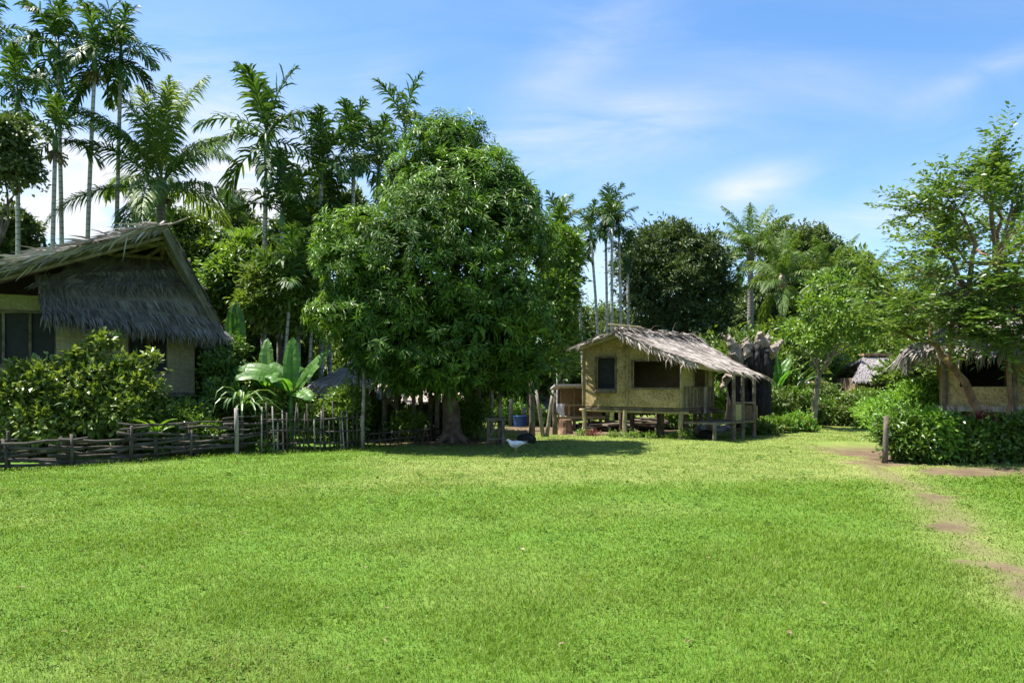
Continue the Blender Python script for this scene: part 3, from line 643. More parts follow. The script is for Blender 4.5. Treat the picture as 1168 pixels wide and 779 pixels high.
# ------------------------------------------------------------------ middle hut on stilts
def mid_hut():
    root = thing('stilt_hut', 'tan woven bamboo hut on low stilts with ragged grey thatch, right of the mango tree', 'hut', (4.2, 23.4, 0))
    q = math.sqrt(.5); e = np.array([q, -q, 0]); r = np.array([q, q, 0])
    L0 = np.array([2.35, 24.67, 0]); C0 = L0 + 3.77 * e
    def s_of(px):
        k = (px - HX) / F; return (k * L0[1] - L0[0]) / (q * (1 + k))
    def z_of(px, py):
        d = L0[1] - q * s_of(px); return EYE + (HY - py) * d / F
    fz = .94
    w1 = [(s_of(681), z_of(681, 443)), (s_of(702), z_of(702, 443)), (s_of(702), z_of(702, 408)), (s_of(681), z_of(681, 408))]
    w2 = [(s_of(722), z_of(722, 442)), (s_of(776), z_of(776, 442)), (s_of(776), z_of(776, 411)), (s_of(722), z_of(722, 411))]
    mb = MB(); mb.slab([(0, fz), (3.77, fz), (3.77, 2.42), (1.9, 3.2), (0, 2.82)], [w1, w2], L0, e, r, .05)
    mb.build('gable_wall', M['weave'], root)
    def s2(px):
        k = (px - HX) / F; return (k * C0[1] - C0[0]) / (q * (1 - k))
    zz = lambda px, py: EYE + (HY - py) * (C0[1] + q * s2(px)) / F
    a, b_ = s2(791), s2(806)
    mb = MB(); mb.slab([(.06, fz), (1.75, fz), (1.75, 2.38), (.06, 2.38)], [[(a, zz(791, 441)), (b_, zz(806, 441)), (b_, zz(806, 414)), (a, zz(791, 414))]], C0 - e * .05, r, e, .05)
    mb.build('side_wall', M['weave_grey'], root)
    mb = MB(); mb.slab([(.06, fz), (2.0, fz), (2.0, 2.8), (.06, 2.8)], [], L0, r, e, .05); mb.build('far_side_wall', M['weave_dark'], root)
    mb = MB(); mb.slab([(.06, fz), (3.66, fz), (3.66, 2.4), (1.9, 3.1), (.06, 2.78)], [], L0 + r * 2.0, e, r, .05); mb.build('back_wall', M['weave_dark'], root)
    # floor, with joists
    mb = MB(); mb.beam(L0 + e * 1.9 + UP * (fz - .05), L0 + e * 1.9 + r * 2.1 + UP * (fz - .05), 3.74, .06); mb.build('floor', M['timber'], root)
    for k in range(4):
        mb = MB(); o = L0 + r * (.06 + k * .66) + UP * (fz - .14); mb.tube([o - e * .18, o + e * 3.95], .05, 7, .06); mb.build('floor_beam', M['bamboo'] if k == 0 else M['timber'], root)
    # window and opening frames
    def frame(name, hole, o, ax, out, w=.05):
        mb = MB(); (s0, z0), (s1, _), (_, z1), _2 = hole
        pt = lambda s_, z_: np.asarray(o) + ax * s_ + UP * z_ + out * .02
        mb.beam(pt(s0 - w, z0 - w/2), pt(s1 + w, z0 - w/2), w, w, out); mb.beam(pt(s0 - w, z1 + w/2), pt(s1 + w, z1 + w/2), w, w, out)
        mb.beam(pt(s0 - w/2, z0), pt(s0 - w/2, z1), w, w, out); mb.beam(pt(s1 + w/2, z0), pt(s1 + w/2, z1), w, w, out)
        return mb.build(name, M['timber'], root)
    f1 = frame('window_frame', w1, L0, e, -r); mb = MB(); sx = (w1[0][0] + w1[1][0]) / 2
    mb.beam(L0 + e * (w1[0][0] - .08) + UP * (w1[0][1] - .09) - r * .07, L0 + e * (w1[1][0] + .08) + UP * (w1[0][1] - .09) - r * .07, .12, .05, r); mb.build('sill', M['timber'], f1)
    mb = MB(); mb.slab([w1[0], w1[1], w1[2], w1[3]], [], L0 + r * .08, e, r, .02); mb.build('shutter', M['screen'], root)
    frame('opening_frame', w2, L0, e, -r)
    frame('window_frame', [(a, zz(791, 441)), (b_, 0), (0, zz(806, 414)), 0], C0 - e * .0, r, e, .04)
    # battens over the mat wall
    for s_ in (.02, s_of(716), 3.75):
        mb = MB(); mb.tube([L0 + e * s_ - r * .03 + UP * fz, L0 + e * s_ - r * .03 + UP * (2.45 if s_ > 3 else 2.8)], .028, 6); mb.build('corner_pole', M['bamboo'], root)
    # slatted balustrade below the side window, one pale board
    for k in range(9):
        mb = MB(); s_ = .12 + k * .19 + rng.uniform(-.03, .03); p_ = C0 + r * s_ + e * .05
        mb.beam(p_ + UP * (fz + .02), p_ + UP * (1.55 + rng.uniform(-.05, .05)) + r * rng.uniform(-.04, .04), .05, .03, e); mb.build('baluster', M['timber'], root)
    mb = MB(); p_ = C0 + r * 1.15 + e * .1; mb.beam(p_ + UP * .75, p_ + UP * 1.56, .13, .025, e); mb.build('pale_board', M['deadwood'], root)
    # stilts; front row coloured as sunlit, rear rows as shaded
    for s_, t_, h in ((.03, 0, fz), (1.72, 0, fz), (3.75, 0, fz), (1.0, 1.4, fz), (2.2, 1.3, fz), (3.0, 1.5, fz), (3.72, 1.6, fz), (.05, 2.0, fz), (1.6, 2.0, fz), (3.0, 2.0, fz), (.1, 4.2, 2.72), (1.9, 4.2, 3.05)):
        p_ = L0 + e * s_ + r * t_; mb = MB(); mb.tube([p_ - UP * .1, p_ + UP * h * .5 + rng.normal(0, .02, 3), p_ + UP * (h - .1)], [.085, .075, .07], 8, .06); mb.build('stilt', M['bamboo'] if t_ == 0 else M['timber'], root)
    # lower side porch with posts carrying the drooping eave
    pf = .52; o = C0 + e * .15
    mb = MB(); mb.beam(o + e * .5 - r * .1 + UP * pf, o + e * .5 + r * 2.3 + UP * pf, 1.05, .06); mb.build('porch_floor', M['timber'], root)
    ex = C0 + e * 1.1
    mb = MB(); mb.slab([(1.05, pf + .04), (1.55, pf + .04), (1.55, 1.05), (1.05, 1.05)], [], ex, r, -e, .04); mb.build('porch_panel', M['weave_grey'], root)
    mb = MB(); mb.slab([(0, pf + .04), (1.0, pf + .04), (1.0, 1.0), (0, 1.0)], [], C0 + e * .2 + r * 2.3, e, r, .04); mb.build('porch_back', M['weave_dark'], root)
    for t_, h in ((-.05, pf), (1.05, 2.02), (1.58, 2.0), (2.3, 1.95)):
        p_ = ex + r * t_; mb = MB(); mb.tube([p_ - UP * .1, p_ + UP * h], [.07, .05], 7, .06); mb.build('porch_post', M['timber'], root)
    mb = MB(); mb.tube([ex + r * 1.0 + UP * 1.1, ex + r * 2.35 + UP * 1.08], .03, 6); mb.build('porch_rail', M['timber'], root)
    # roof
    A = P(703, 377, 22.83); B = P(797, 388, 26.2); Cc = P(795, 414, 21.1); D = P(861, 426, 23.9)
    mb = MB(); thatch(mb, A, B, Cc, D, .16, 44, .15, (.3, .6), (.018, .042), .3, .05, .05, rag=.5); mb.build('thatched_roof', M['thatch'], root)
    E = P(656, 395, 24.4); Ff = E + (B - A) * .98; mb = MB(); thatch(mb, A + UP * .02, B, E, Ff, .07, 22, .2, (.3, .6), (.025, .05), .05, .02); mb.build('thatched_roof', M['thatch'], root)
    mb = MB()   # ridge bundle
    n_ = 420; t_ = rng.uniform(0, 1, n_); p_ = A + (B - A) * t_[:, None] + UP * rng.uniform(.0, .1, n_)[:, None]
    sg = rng.choice([-1, 1], n_)[:, None]; d_ = nrm(e * sg * 1.0 + rng.normal(0, .3, (n_, 3)) + UP * .05)
    mb.blades(p_ - d_ * .1, d_, nrm(d_ - UP * .6), rng.uniform(.3, .7, n_), rng.uniform(.03, .07, n_), nrm(np.tile(r, (n_, 1)) + rng.normal(0, .2, (n_, 3)))); mb.build('ridge_thatch', M['thatch'], root)
    for k in range(6):
        t0 = .12 + k * .15; p_ = A + (B - A) * t0 + UP * .1; d_ = nrm((B - A)) * .5 + e * rng.uniform(-.3, .5) - UP * .03
        mb = MB(); mb.beam(p_, p_ + d_ * rng.uniform(.7, 1.1), .09, .03); mb.build('ridge_batten', M['deadwood'], root)
    for (p0, p1) in ((A + UP * -.12 + r * .1, E + r * .1 - UP * .05), (A - UP * .16 + r * .1, Cc + r * .1 - UP * .12), (P(694, 370, 22.6), A + (B - A) * .12 + UP * .12 + e * .5)):
        mb = MB(); mb.tube([p0, p1], .03, 6); mb.build('rafter', M['bamboo'], root)
    for k in range(5):   # loose strips hanging off the gable edge
        p_ = A + (Cc - A) * rng.uniform(.25, .95) - UP * .1; mb = MB(); mb.blades(p_[None], nrm(np.array([[rng.uniform(-.8, .1), -.2, -.8]])), np.array([[0, 0, -1.0]]), .45, .035, np.array([[.7, -.7, 0]])); mb.build('loose_strip', M['deadwood'], root)
    # a dry palm frond hanging from the eave end
    fr = link_mesh('dry_frond', DRYF, root, tuple(P(862, 424, 23.6) - world_of(root)), (0, 0, R(-20)), .42)
    return root
mid_hut()

# ------------------------------------------------------------------ large hut at left
def left_hut():
    root = thing('thatched_house', 'large raised house with shaggy dark thatch apron under a prow roof, behind the log fence', 'house', (-9.5, 19.5, 0))
    e = np.array([.89, .456, 0]); r = np.array([-.456, .89, 0])
    Rr = P(222, 440, 20.2); Rr[2] = 0; Wl = 8.2; O = Rr - e * Wl
    def s_of(px):
        k = (px - HX) / F; return (k * O[1] - O[0]) / (e[0] - k * e[1])
    def zp(px, py): return EYE + (HY - py) * (O[1] + e[1] * s_of(px)) / F
    fz = 1.42
    hole = lambda x0, y0, x1, y1: [(s_of(x0), zp(x0, y1)), (s_of(x1), zp(x1, y1)), (s_of(x1), zp(x1, y0)), (s_of(x0), zp(x0, y0))]
    h1 = hole(-60, 357, 64, 416); h2 = hole(146, 385, 191, 424)
    mb = MB(); mb.slab([(0, fz), (Wl, fz), (Wl, 3.0), (s_of(150), 3.84), (0, 3.84)], [h1, h2], O, e, r, .06); mb.build('front_wall', M['weave_grey'], root)
    for h_, n_ in ((h1, 4), (h2, 2)):
        mb = MB(); mb.slab(h_, [], O + r * .07, e, r, .02); w_ = mb.build('screened_window', M['screen'], root)
        for k in range(n_ + 1):
            s_ = h_[0][0] + (h_[1][0] - h_[0][0]) * k / n_; mb = MB(); mb.beam(O + e * s_ + UP * h_[0][1] + r * .03, O + e * s_ + UP * h_[2][1] + r * .03, .06, .06, r); mb.build('mullion', M['timber'], w_)
        for z_ in (h_[0][1], h_[2][1]):
            mb = MB(); mb.beam(O + e * (h_[0][0] - .05) + UP * z_ - r * .01, O + e * (h_[1][0] + .05) + UP * z_ - r * .01, .07, .07, r); mb.build('window_rail', M['timber'], w_)
    mb = MB(); mb.slab([(.06, fz), (6.2, fz), (6.2, 2.8), (.06, 2.8)], [], Rr - e * .06, r, e, .05); mb.build('side_wall', M['weave_grey'], root)
    mb = MB(); mb.slab([(0, fz), (Wl, fz), (Wl, 3.0), (5, 4.4), (0, 4.1)], [], O + r * 6.2, e, r, .05); mb.build('back_wall', M['weave_dark'], root)
    mb = MB(); mb.beam(O + r * 3 + UP * (fz - .06), Rr + r * 3 + UP * (fz - .06), 6.3, .1); mb.build('floor', M['timber'], root)
    for s_ in np.linspace(.1, Wl - .1, 6):
        for t_ in (.1, 3, 6):
            p_ = O + e * s_ + r * t_; mb = MB(); mb.tube([p_ - UP * .1, p_ + UP * (fz - .1)], [.11, .09], 8, .05); mb.build('stilt', M['timber'], root)
    mb = MB(); mb.beam(Rr - e * 1.1 + r * .02 + UP * fz, Rr - e * 1.1 + UP * 3.1 - r * .02, .05, .04, r); mb.build('wall_batten', M['timber'], root)
    # roof: long shallow slope to the left, steep one to the right, peak thrown forward
    pk = P(190, 257, 18.0); lf = P(-150, 343, 15.6); re = P(262, 391, 19.8); bk = r * 8.2
    mb = MB(); thatch(mb, pk, pk + bk + UP * .9, lf, lf + bk + UP * .9, .12, 26, .22, (.4, .9), (.03, .065), .25, .06, .0, rag=.6); mb.build('thatched_roof', M['thatch_old_shaded'], root)
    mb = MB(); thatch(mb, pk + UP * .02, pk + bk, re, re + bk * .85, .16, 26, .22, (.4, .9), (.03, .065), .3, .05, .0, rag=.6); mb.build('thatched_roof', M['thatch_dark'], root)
    n_ = 900; t_ = rng.uniform(0, 1, n_); p_ = pk + (lf - pk) * t_[:, None] + r * rng.uniform(-.05, .5, n_)[:, None] + UP * rng.uniform(-.02, .12, n_)[:, None]
    d_ = nrm(-e * rng.uniform(.4, 1.2, n_)[:, None] + rng.normal(0, .16, (n_, 3)) - r * .1 - UP * .25)
    mb = MB(); mb.blades(p_, d_, nrm(d_ - UP * .15), rng.uniform(.3, .8, n_), rng.uniform(.03, .07, n_), nrm(UP + rng.normal(0, .4, (n_, 3)))); mb.build('rake_thatch', M['thatch'], root)  # paler thatch colour stands in for sunlight on the rake
    # apron thatch over the gable
    A = P(42, 315, 17.95); B = P(214, 309, 19.55); C = P(50, 356, 17.5); D = P(256, 380, 19.45)
    mb = MB(); thatch(mb, A, B, C, D, .1, 62, .3, (.3, .46), (.02, .042), .5, .2, .1, rag=.35, fringe=False, jit=.05)
    n_ = 900; u = rng.uniform(0, 1, n_)[:, None]; p_ = C + (D - C) * u + UP * rng.uniform(-.06, .1, n_)[:, None] + r * rng.uniform(0, .3, n_)[:, None]
    d_ = nrm(-UP + rng.normal(0, .2, (n_, 3)) - r * .3); mb.blades(p_, d_, nrm(d_ - UP * .5), rng.uniform(.2, .5, n_), rng.uniform(.025, .055, n_), nrm(e + rng.normal(0, .3, (n_, 3))))
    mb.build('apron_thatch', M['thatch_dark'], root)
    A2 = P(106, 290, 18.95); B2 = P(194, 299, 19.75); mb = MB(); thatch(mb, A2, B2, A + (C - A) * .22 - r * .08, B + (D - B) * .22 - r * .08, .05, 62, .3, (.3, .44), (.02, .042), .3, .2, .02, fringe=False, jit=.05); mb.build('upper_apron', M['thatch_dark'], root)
    mb = MB(); mb.tube([A2 + UP * .05 - e * .5, B2 + UP * .05 + e * .5], .06, 7); mb.build('tie_beam', M['timber'], root)
    pk2 = pk + r * .8 - UP * .28; ctr = (A2 + B2) / 2
    for p0, p1, w_ in ((pk - UP * .22 + r * .3, lf - UP * .22 + r * .3, .05), (pk - UP * .35 + r * .9, re - UP * .3 + r * .8, .04), (pk2, ctr - e * 1.3, .05), (pk2, ctr - e * .45, .05), (pk2, ctr + e * .7, .05), (pk2 + r * .4, ctr + e * .25 + r * .2, .05), (P(180, 262, 17.9), P(214, 249, 18.2), .025)):
        mb = MB(); mb.tube([p0, p1], w_, 7); mb.build('rafter', M['timber'], root)
    mb = MB(); q_ = [P(-80, 345, 20.3), P(232, 330, 20.9), P(191, 260, 20.6), P(-80, 324, 20.3)]; q_ = q_ + [x + r * .05 for x in q_]; mb.add(q_, [(0, 1, 2), (0, 2, 3), (4, 6, 5), (4, 7, 6), (0, 1, 5), (0, 5, 4), (1, 2, 6), (1, 6, 5), (2, 3, 7), (2, 7, 6), (3, 0, 4), (3, 4, 7)]); mb.build('gable_shade_sheet', M['black'], root)  # black sheet added to paint the shade inside the gable gap
left_hut()

# ------------------------------------------------------------------ hut at right
def right_hut():
    root = thing('bamboo_house', 'bamboo house with shaggy eave fringe behind the hedge at right, crossed by a slanting trunk', 'house', (13, 20, 0))
    d = 18.8; x0 = (1075 - HX) * d / F; fz = EYE + (HY - 463) * d / F
    X = lambda px: (px - HX) * d / F; Z = lambda py: EYE + (HY - py) * d / F
    e = np.array([.883, -.469, 0]); r = np.array([.469, .883, 0]); O = np.array([x0, d, 0.]) - e * x0
    hole = [(x0 + .38, Z(441)), (x0 + 1.45, Z(441)), (x0 + 1.45, Z(400)), (x0 + .38, Z(400))]; hole2 = [(x0 + 2.5, Z(441)), (x0 + 3.6, Z(441)), (x0 + 3.6, Z(400)), (x0 + 2.5, Z(400))]
    mb = MB(); mb.slab([(x0, fz), (x0 + 5.4, fz), (x0 + 5.4, Z(388)), (x0, Z(388))], [hole, hole2], O, e, r, .05); mb.build('front_wall', M['weave'], root)
    for hh in (hole, hole2):
        mb = MB(); mb.slab(hh, [], O + r * 1.6, e, r, .03); mb.build('inner_shade_sheet', M['black'], root)  # black sheet behind each opening paints the shade indoors
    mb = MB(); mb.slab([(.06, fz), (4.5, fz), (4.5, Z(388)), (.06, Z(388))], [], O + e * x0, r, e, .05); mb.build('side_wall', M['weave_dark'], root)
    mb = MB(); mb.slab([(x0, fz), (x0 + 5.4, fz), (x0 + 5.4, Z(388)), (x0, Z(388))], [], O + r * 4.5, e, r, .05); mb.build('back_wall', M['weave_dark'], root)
    mb = MB(); mb.beam(O + e * (x0 + 2.7) + r * .06 + UP * (fz - .05), O + e * (x0 + 2.7) + r * 4.5 + UP * (fz - .05), 5.5, .1); mb.build('floor', M['timber'], root)
    mb = MB(); mb.beam(O + e * (x0 - .1) - r * .05 + UP * (fz - .06), O + e * (x0 + 5.5) - r * .05 + UP * (fz - .06), .1, .14); mb.build('floor_beam', M['deadwood'], root)
    for s_ in (x0 + .05, x0 + 1.52, x0 + 2.4, x0 + 5.3):
        mb = MB(); mb.tube([O + e * s_ - r * .06 - UP * .1, O + e * s_ - r * .06 + UP * Z(390)], .06, 7, .05); mb.build('post', M['timber'], root)
        mb = MB(); mb.tube([O + e * s_ + r * 4 - UP * .1, O + e * s_ + r * 4 + UP * fz], .07, 7, .05); mb.build('stilt', M['timber'], root)
    mb = MB(); mb.beam(O + e * (x0 + .2) + UP * .3 - r * .1, O + e * (x0 + 1.2) + UP * .9 - r * .1, .1, .05); mb.build('brace', M['deadwood'], root)
    eA = np.array([x0, d, 0]) - e * .75 - r * .9; eA[2] = EYE + (HY - 400) * eA[1] / F; eB = eA + e * 7.0; bA = eA + r * 6.2; bB = eB + r * 6.2; rA = eA + r * 3.1 + e * 1.9 + UP * 1.5; rB = eB + r * 3.1 - e * 1.9 + UP * 1.5
    for A, B, C, D in ((rA, rB, eA, eB), (rA, rB, bA, bB), (rA + r * .01, rA - r * .01, bA, eA), (rB - r * .01, rB + r * .01, eB, bB)):
        mb = MB(); thatch(mb, A, B, C, D, .14, 28, .2, (.4, .8), (.03, .06), .6, .06, .02, rag=.6); mb.build('thatched_roof', M['thatch_old_shaded'], root)  # roof shade comes from the darker thatch colour
    n_ = 420; p_ = eA + (eB - eA) * rng.uniform(0, .8, n_)[:, None] + UP * rng.uniform(-.02, .18, n_)[:, None]; d_ = nrm(-UP + rng.normal(0, .25, (n_, 3)))
    mb = MB(); mb.blades(p_, d_, nrm(d_ - UP * .5), rng.uniform(.25, .6, n_), rng.uniform(.03, .07, n_), nrm(e + rng.normal(0, .3, (n_, 3))))
    n_ = 260; p_ = eA + (bA - eA) * rng.uniform(0, .8, n_)[:, None] + UP * rng.uniform(-.02, .15, n_)[:, None]; d_ = nrm(-UP + rng.normal(0, .25, (n_, 3)) - e * .2)
    mb.blades(p_, d_, nrm(d_ - UP * .5), rng.uniform(.3, .75, n_), rng.uniform(.03, .07, n_), nrm(r + rng.normal(0, .3, (n_, 3)))); mb.build('eave_fringe', M['thatch_old_shaded'], root)
right_hut()

# ------------------------------------------------------------------ small far buildings
def gable_hut(name, label, pxA, pyR, pxB, pxC, pyE, pxD, d, depth, matw, mroof, fz=.6, cap=None, cat='hut'):
    # ridge from pxA to pxB at pyR, near eave from pxC to pxD at pyE; long side faces the lawn
    A, B = P(pxA, pyR, d + depth / 2), P(pxB, pyR, d + depth / 2); C, D = P(pxC, pyE, d), P(pxD, pyE, d)
    root = thing(name, label, cat, ((C[0] + D[0]) / 2, d + depth / 2, 0))
    e = np.array([1., 0, 0]); r = np.array([0, 1., 0]); w = D[0] - C[0] - .8
    mb = MB(); thatch(mb, A, B, C, D, .14, 34, .2, (.25, .45), (.025, .05), .4, .03, .03, rag=.3); mb.build('thatched_roof', M[mroof], root)
    C2, D2 = C + r * depth, D + r * depth
    mb = MB(); thatch(mb, A, B, C2, D2, .14, 14, .3, (.4, .8), (.05, .09), .4, .05, .03); mb.build('thatched_roof', M[mroof], root)
    o = np.array([C[0] + .4, d + .6, 0]); h = C[2] + .12
    for n_, oo, ax, nn, wd in (('front_wall', o, e, r, w), ('back_wall', o + r * (depth - 1.2), e, r, w), ('side_wall', o, r, e, depth - 1.2), ('side_wall', o + e * w, r, -e, depth - 1.2)):
        hole = [[(wd * .55, fz + .7), (wd * .75, fz + .7), (wd * .75, fz + 1.4), (wd * .55, fz + 1.4)]] if n_ == 'front_wall' and h > fz + 1.6 else []
        mb = MB(); mb.slab([(.06, fz), (wd - .06, fz), (wd - .06, h), (.06, h)], hole, oo, ax, nn, .05); mb.build(n_, M[matw], root)
    for s_ in np.linspace(.05, w - .05, 5):
        for t_ in (0, depth - 1.2):
            mb = MB(); mb.tube([o + e * s_ + r * t_ - UP * .1, o + e * s_ + r * t_ + UP * fz], .07, 6, .05); mb.build('stilt', M['timber'], root)
    mb = MB(); mb.beam(o + e * (w / 2) + UP * (fz - .05), o + e * (w / 2) + r * (depth - 1.2) + UP * (fz - .05), w, .08); mb.build('floor', M['timber'], root)
    if cap:
        mb = MB(); mb.beam(A + UP * .1 - e * .1, B + UP * .1 + e * .1, .35, .1); mb.build('ridge_cap', M[cap], root)
    return root
gable_hut('thatched_hut', 'far hut with broad grey thatch and rusty ridge cap beyond the lime bush', 986, 407, 1092, 973, 434, 1100, 32, 5, 'weave_dark', 'thatch_grey', .7, 'rust')
gable_hut('long_hut', 'low dark hut with pinkish thatch seen between the posts under the mango tree', 440, 436, 520, 432, 458, 530, 31, 4, 'black', 'thatch_pink', .3)  # near-black walls, deep shade painted on
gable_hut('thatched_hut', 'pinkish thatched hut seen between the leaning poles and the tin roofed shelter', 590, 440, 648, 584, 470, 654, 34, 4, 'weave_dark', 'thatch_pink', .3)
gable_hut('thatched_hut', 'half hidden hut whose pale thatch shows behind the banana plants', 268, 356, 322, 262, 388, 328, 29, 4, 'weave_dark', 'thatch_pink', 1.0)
gable_hut('low_hut', 'low pinkish thatch roof seen through the stilts under the tan hut', 664, 466, 716, 655, 478, 726, 36, 3, 'black', 'thatch_pink', .1)  # walls share the painted shade colour

def tin_shelter():
    d = 26.6; root = thing('bamboo_shelter', 'small bamboo shelter with flat white tin roof and railed deck, left of the tan hut', 'shelter', G(652, d))
    e = np.array([1., 0, 0]); r = np.array([0, 1., 0]); X = lambda px: (px - HX) * d / F; Z = lambda py: EYE + (HY - py) * d / F
    x0, x1 = X(637), X(690)
    mb = MB(); mb.beam(np.array([(x0+x1)/2, d - .3, Z(439)]), np.array([(x0+x1)/2, d + 3, Z(444)]), x1 - x0 + .3, .06); mb.build('tin_roof', M['tin'], root)
    pf = Z(475)
    mb = MB(); mb.slab([(x0 + .12, pf), (x1, pf), (x1, Z(443)), (x0 + .12, Z(443))], [], np.array([0, d + 1.0, 0]), e, r, .05); mb.build('bamboo_wall', M['weave_dark'], root)
    for px in (639.5, 655, 668):
        mb = MB(); mb.tube([G(px, d + .92, pf), G(px, d + .92, Z(441))], .035, 6); mb.build('wall_pole', M['bamboo'], root)
    mb = MB(); mb.beam(np.array([x0 - .1, d + .45, pf - .04]), np.array([x1, d + .45, pf - .04]), 1.1, .08); mb.build('deck', M['bamboo'], root)
    mb = MB(); mb.tube([np.array([x0 - .3, d, Z(462)]), np.array([x1, d, Z(462)])], .035, 6); mb.build('rail', M['bamboo'], root)
    for px in (637, 649, 668):
        mb = MB(); mb.tube([G(px, d, 0), G(px, d, Z(461))], .04, 6); mb.build('rail_post', M['bamboo'], root)
    for px, dd in ((655, d), (655, d + 1), (685, d), (639, d + 1), (672, d + 2.6), (640, d + 2.6)):
        mb = MB(); mb.tube([G(px, dd, -.1), G(px, dd, pf)], .06, 7); mb.build('stilt', M['timber'], root)
    return d
tin_shelter()
mb = MB(); p_ = P(638, 462, 26.5)
gx_, gz_ = np.meshgrid(np.linspace(-.16, .2, 9), np.linspace(0, -.38, 8)); Vv = np.stack([p_[0] + gx_ + .03 * np.sin(gz_ * 9), p_[1] + .03 * np.sin(gx_ * 40) + .02 * gz_, p_[2] + .05 + gz_ * (1 + .25 * np.sin(gx_ * 12))], -1)
Fc = []
for a_ in range(7):
    for b_ in range(8): k = a_ * 9 + b_; Fc += [(k, k+1, k+10), (k, k+10, k+9)]
Vv = Vv.reshape(-1, 3); Fc = np.array(Fc); mb.add(np.concatenate([Vv, Vv + np.array([0, .008, 0])]), np.concatenate([Fc, Fc[:, ::-1] + 72]))
tag(mb.build('hanging_cloth', M['cloth'], None, True), 'white cloth hanging over the bamboo rail of the tin roofed shelter', 'cloth')

def far_shed():
    d = 33; root = thing('tin_shed', 'far brown shed under a tin roof with one rusty sheet, behind the thin tree', 'shed', G(922, d))
    X = lambda px: (px - HX) * d / F; Z = lambda py: EYE + (HY - py) * d / F; r = np.array([0, 1., 0]); e = np.array([1., 0, 0])
    for a, b, mt in ((899, 924, 'tin'), (924, 943, 'rust')):
        mb = MB(); mb.beam(np.array([(X(a)+X(b))/2, d - .3, Z(437)]), np.array([(X(a)+X(b))/2, d + 2.6, Z(431)]), X(b) - X(a) - .01, .05); mb.build('roof_sheet', M[mt], root)
    mb = MB(); mb.slab([(X(906), 0), (X(941), 0), (X(941), Z(436)), (X(906), Z(436))], [[(X(928), .1), (X(936), .1), (X(936), Z(446)), (X(928), Z(446))]], np.array([0, d, 0]), e, r, .06); mb.build('front_wall', M['weave_dark'], root)
    mb = MB(); mb.slab([(X(906), 0), (X(941), 0), (X(941), Z(434)), (X(906), Z(434))], [], np.array([0, d + 2.2, 0]), e, r, .06); mb.build('back_wall', M['weave_dark'], root)
    for px in (906, 941):
        mb = MB(); mb.tube([G(px, d - .05, 0), G(px, d - .05, Z(436))], .05, 6); mb.build('post', M['timber'], root)
far_shed()
def white_table():
    d = 31; root = thing('garden_table', 'small pale topped table half hidden among the flowers near the far hut', 'table', G(965, d))
    mb = MB(); mb.beam(P(955, 454, d), P(976, 454, d), .6, .05); mb.build('table_top', M['tin'], root)
    for px in (957, 974):
        for dd in (d - .25, d + .25):
            mb = MB(); mb.tube([G(px, dd), np.array([*G(px, dd)[:2], P(px, 455, d)[2]])], .03, 6); mb.build('leg', M['timber'], root)
white_table()

# open shelter in the deep shade under the mango
def open_shelter():
    root = thing('open_shelter', 'open thatched shelter on many bare poles in the shade of the mango tree', 'shelter', G(470, 24))
    rA, rB = P(418, 404, 23.6), P(566, 402, 24); eA, eB = P(356, 440, 21.2), P(574, 431, 21.9); bA, bB = eA + np.array([0, 4.8, 0]), eB + np.array([0, 4.8, 0])
    for A, B, C, D in ((rA, rB, eA, eB), (rA, rB, bA, bB)):
        mb = MB(); thatch(mb, A, B, C, D, .14, 26, .2, (.4, .8), (.03, .06), .5, .06, .03, rag=.6); mb.build('thatched_roof', M['thatch'], root)
    mb = MB(); thatch(mb, rA + UP * .01, rA - np.array([0, .01, 0]), bA, eA, .12, 30, .18, (.4, .8), (.03, .06), .5, .06, .03); mb.build('thatched_roof', M['thatch'], root)
    for px, d in ((438, 23), (450, 23.4), (456, 25.6), (472, 23), (480, 24), (491, 23), (498, 23), (388, 23), (425, 25.5), (545, 23), (560, 25.5), (500, 26.5), (372, 26.5)):
        h = 1.6 + (HY - 428) * d / F; p_ = G(px, d); mb = MB(); mb.tube([p_ - UP * .1, p_ + UP * h * .5 + rng.normal(0, .03, 3), p_ + UP * h], [.075, .07, .06], 8, .05); mb.build('pole', M['timber'] if px % 2 else M['bark_pale'], root)  # pole colours paint the tree shade dark and the sunlit ones pale
    for z_, d in ((1.75, 22.9), (1.7, 26.2)):
        mb = MB(); mb.tube([G(360, d, z_), G(566, d, z_)], .05, 7); mb.build('eave_beam', M['timber'], root)
open_shelter()
def bench():
    d = 20.3; root = thing('wooden_bench', 'rough dark wooden bench frame in the shade right of the mango trunk', 'bench', G(564, d))
    X = lambda px: (px - HX) * d / F; h = 1.6 + (HY - 478) * d / F
    mb = MB(); mb.beam(np.array([X(553), d + .2, h]), np.array([X(577), d + .2, h]), .5, .07); mb.build('seat', M['timber'], root)
    for px in (557, 574):
        for dd in (d, d + .4):
            mb = MB(); mb.beam(G(px, dd, 0), G(px, dd, h - .04), .08, .08); mb.build('leg', M['timber'], root)
    mb = MB(); mb.beam(np.array([X(557), d - .02, .15]), np.array([X(574), d - .02, .17]), .06, .06); mb.build('stretcher', M['timber'], root)
    mb = MB(); mb.beam(np.array([X(559), d - .05, .2]), np.array([X(566), d - .05, h - .06]), .06, .04); mb.build('brace', M['timber'], root)
bench()

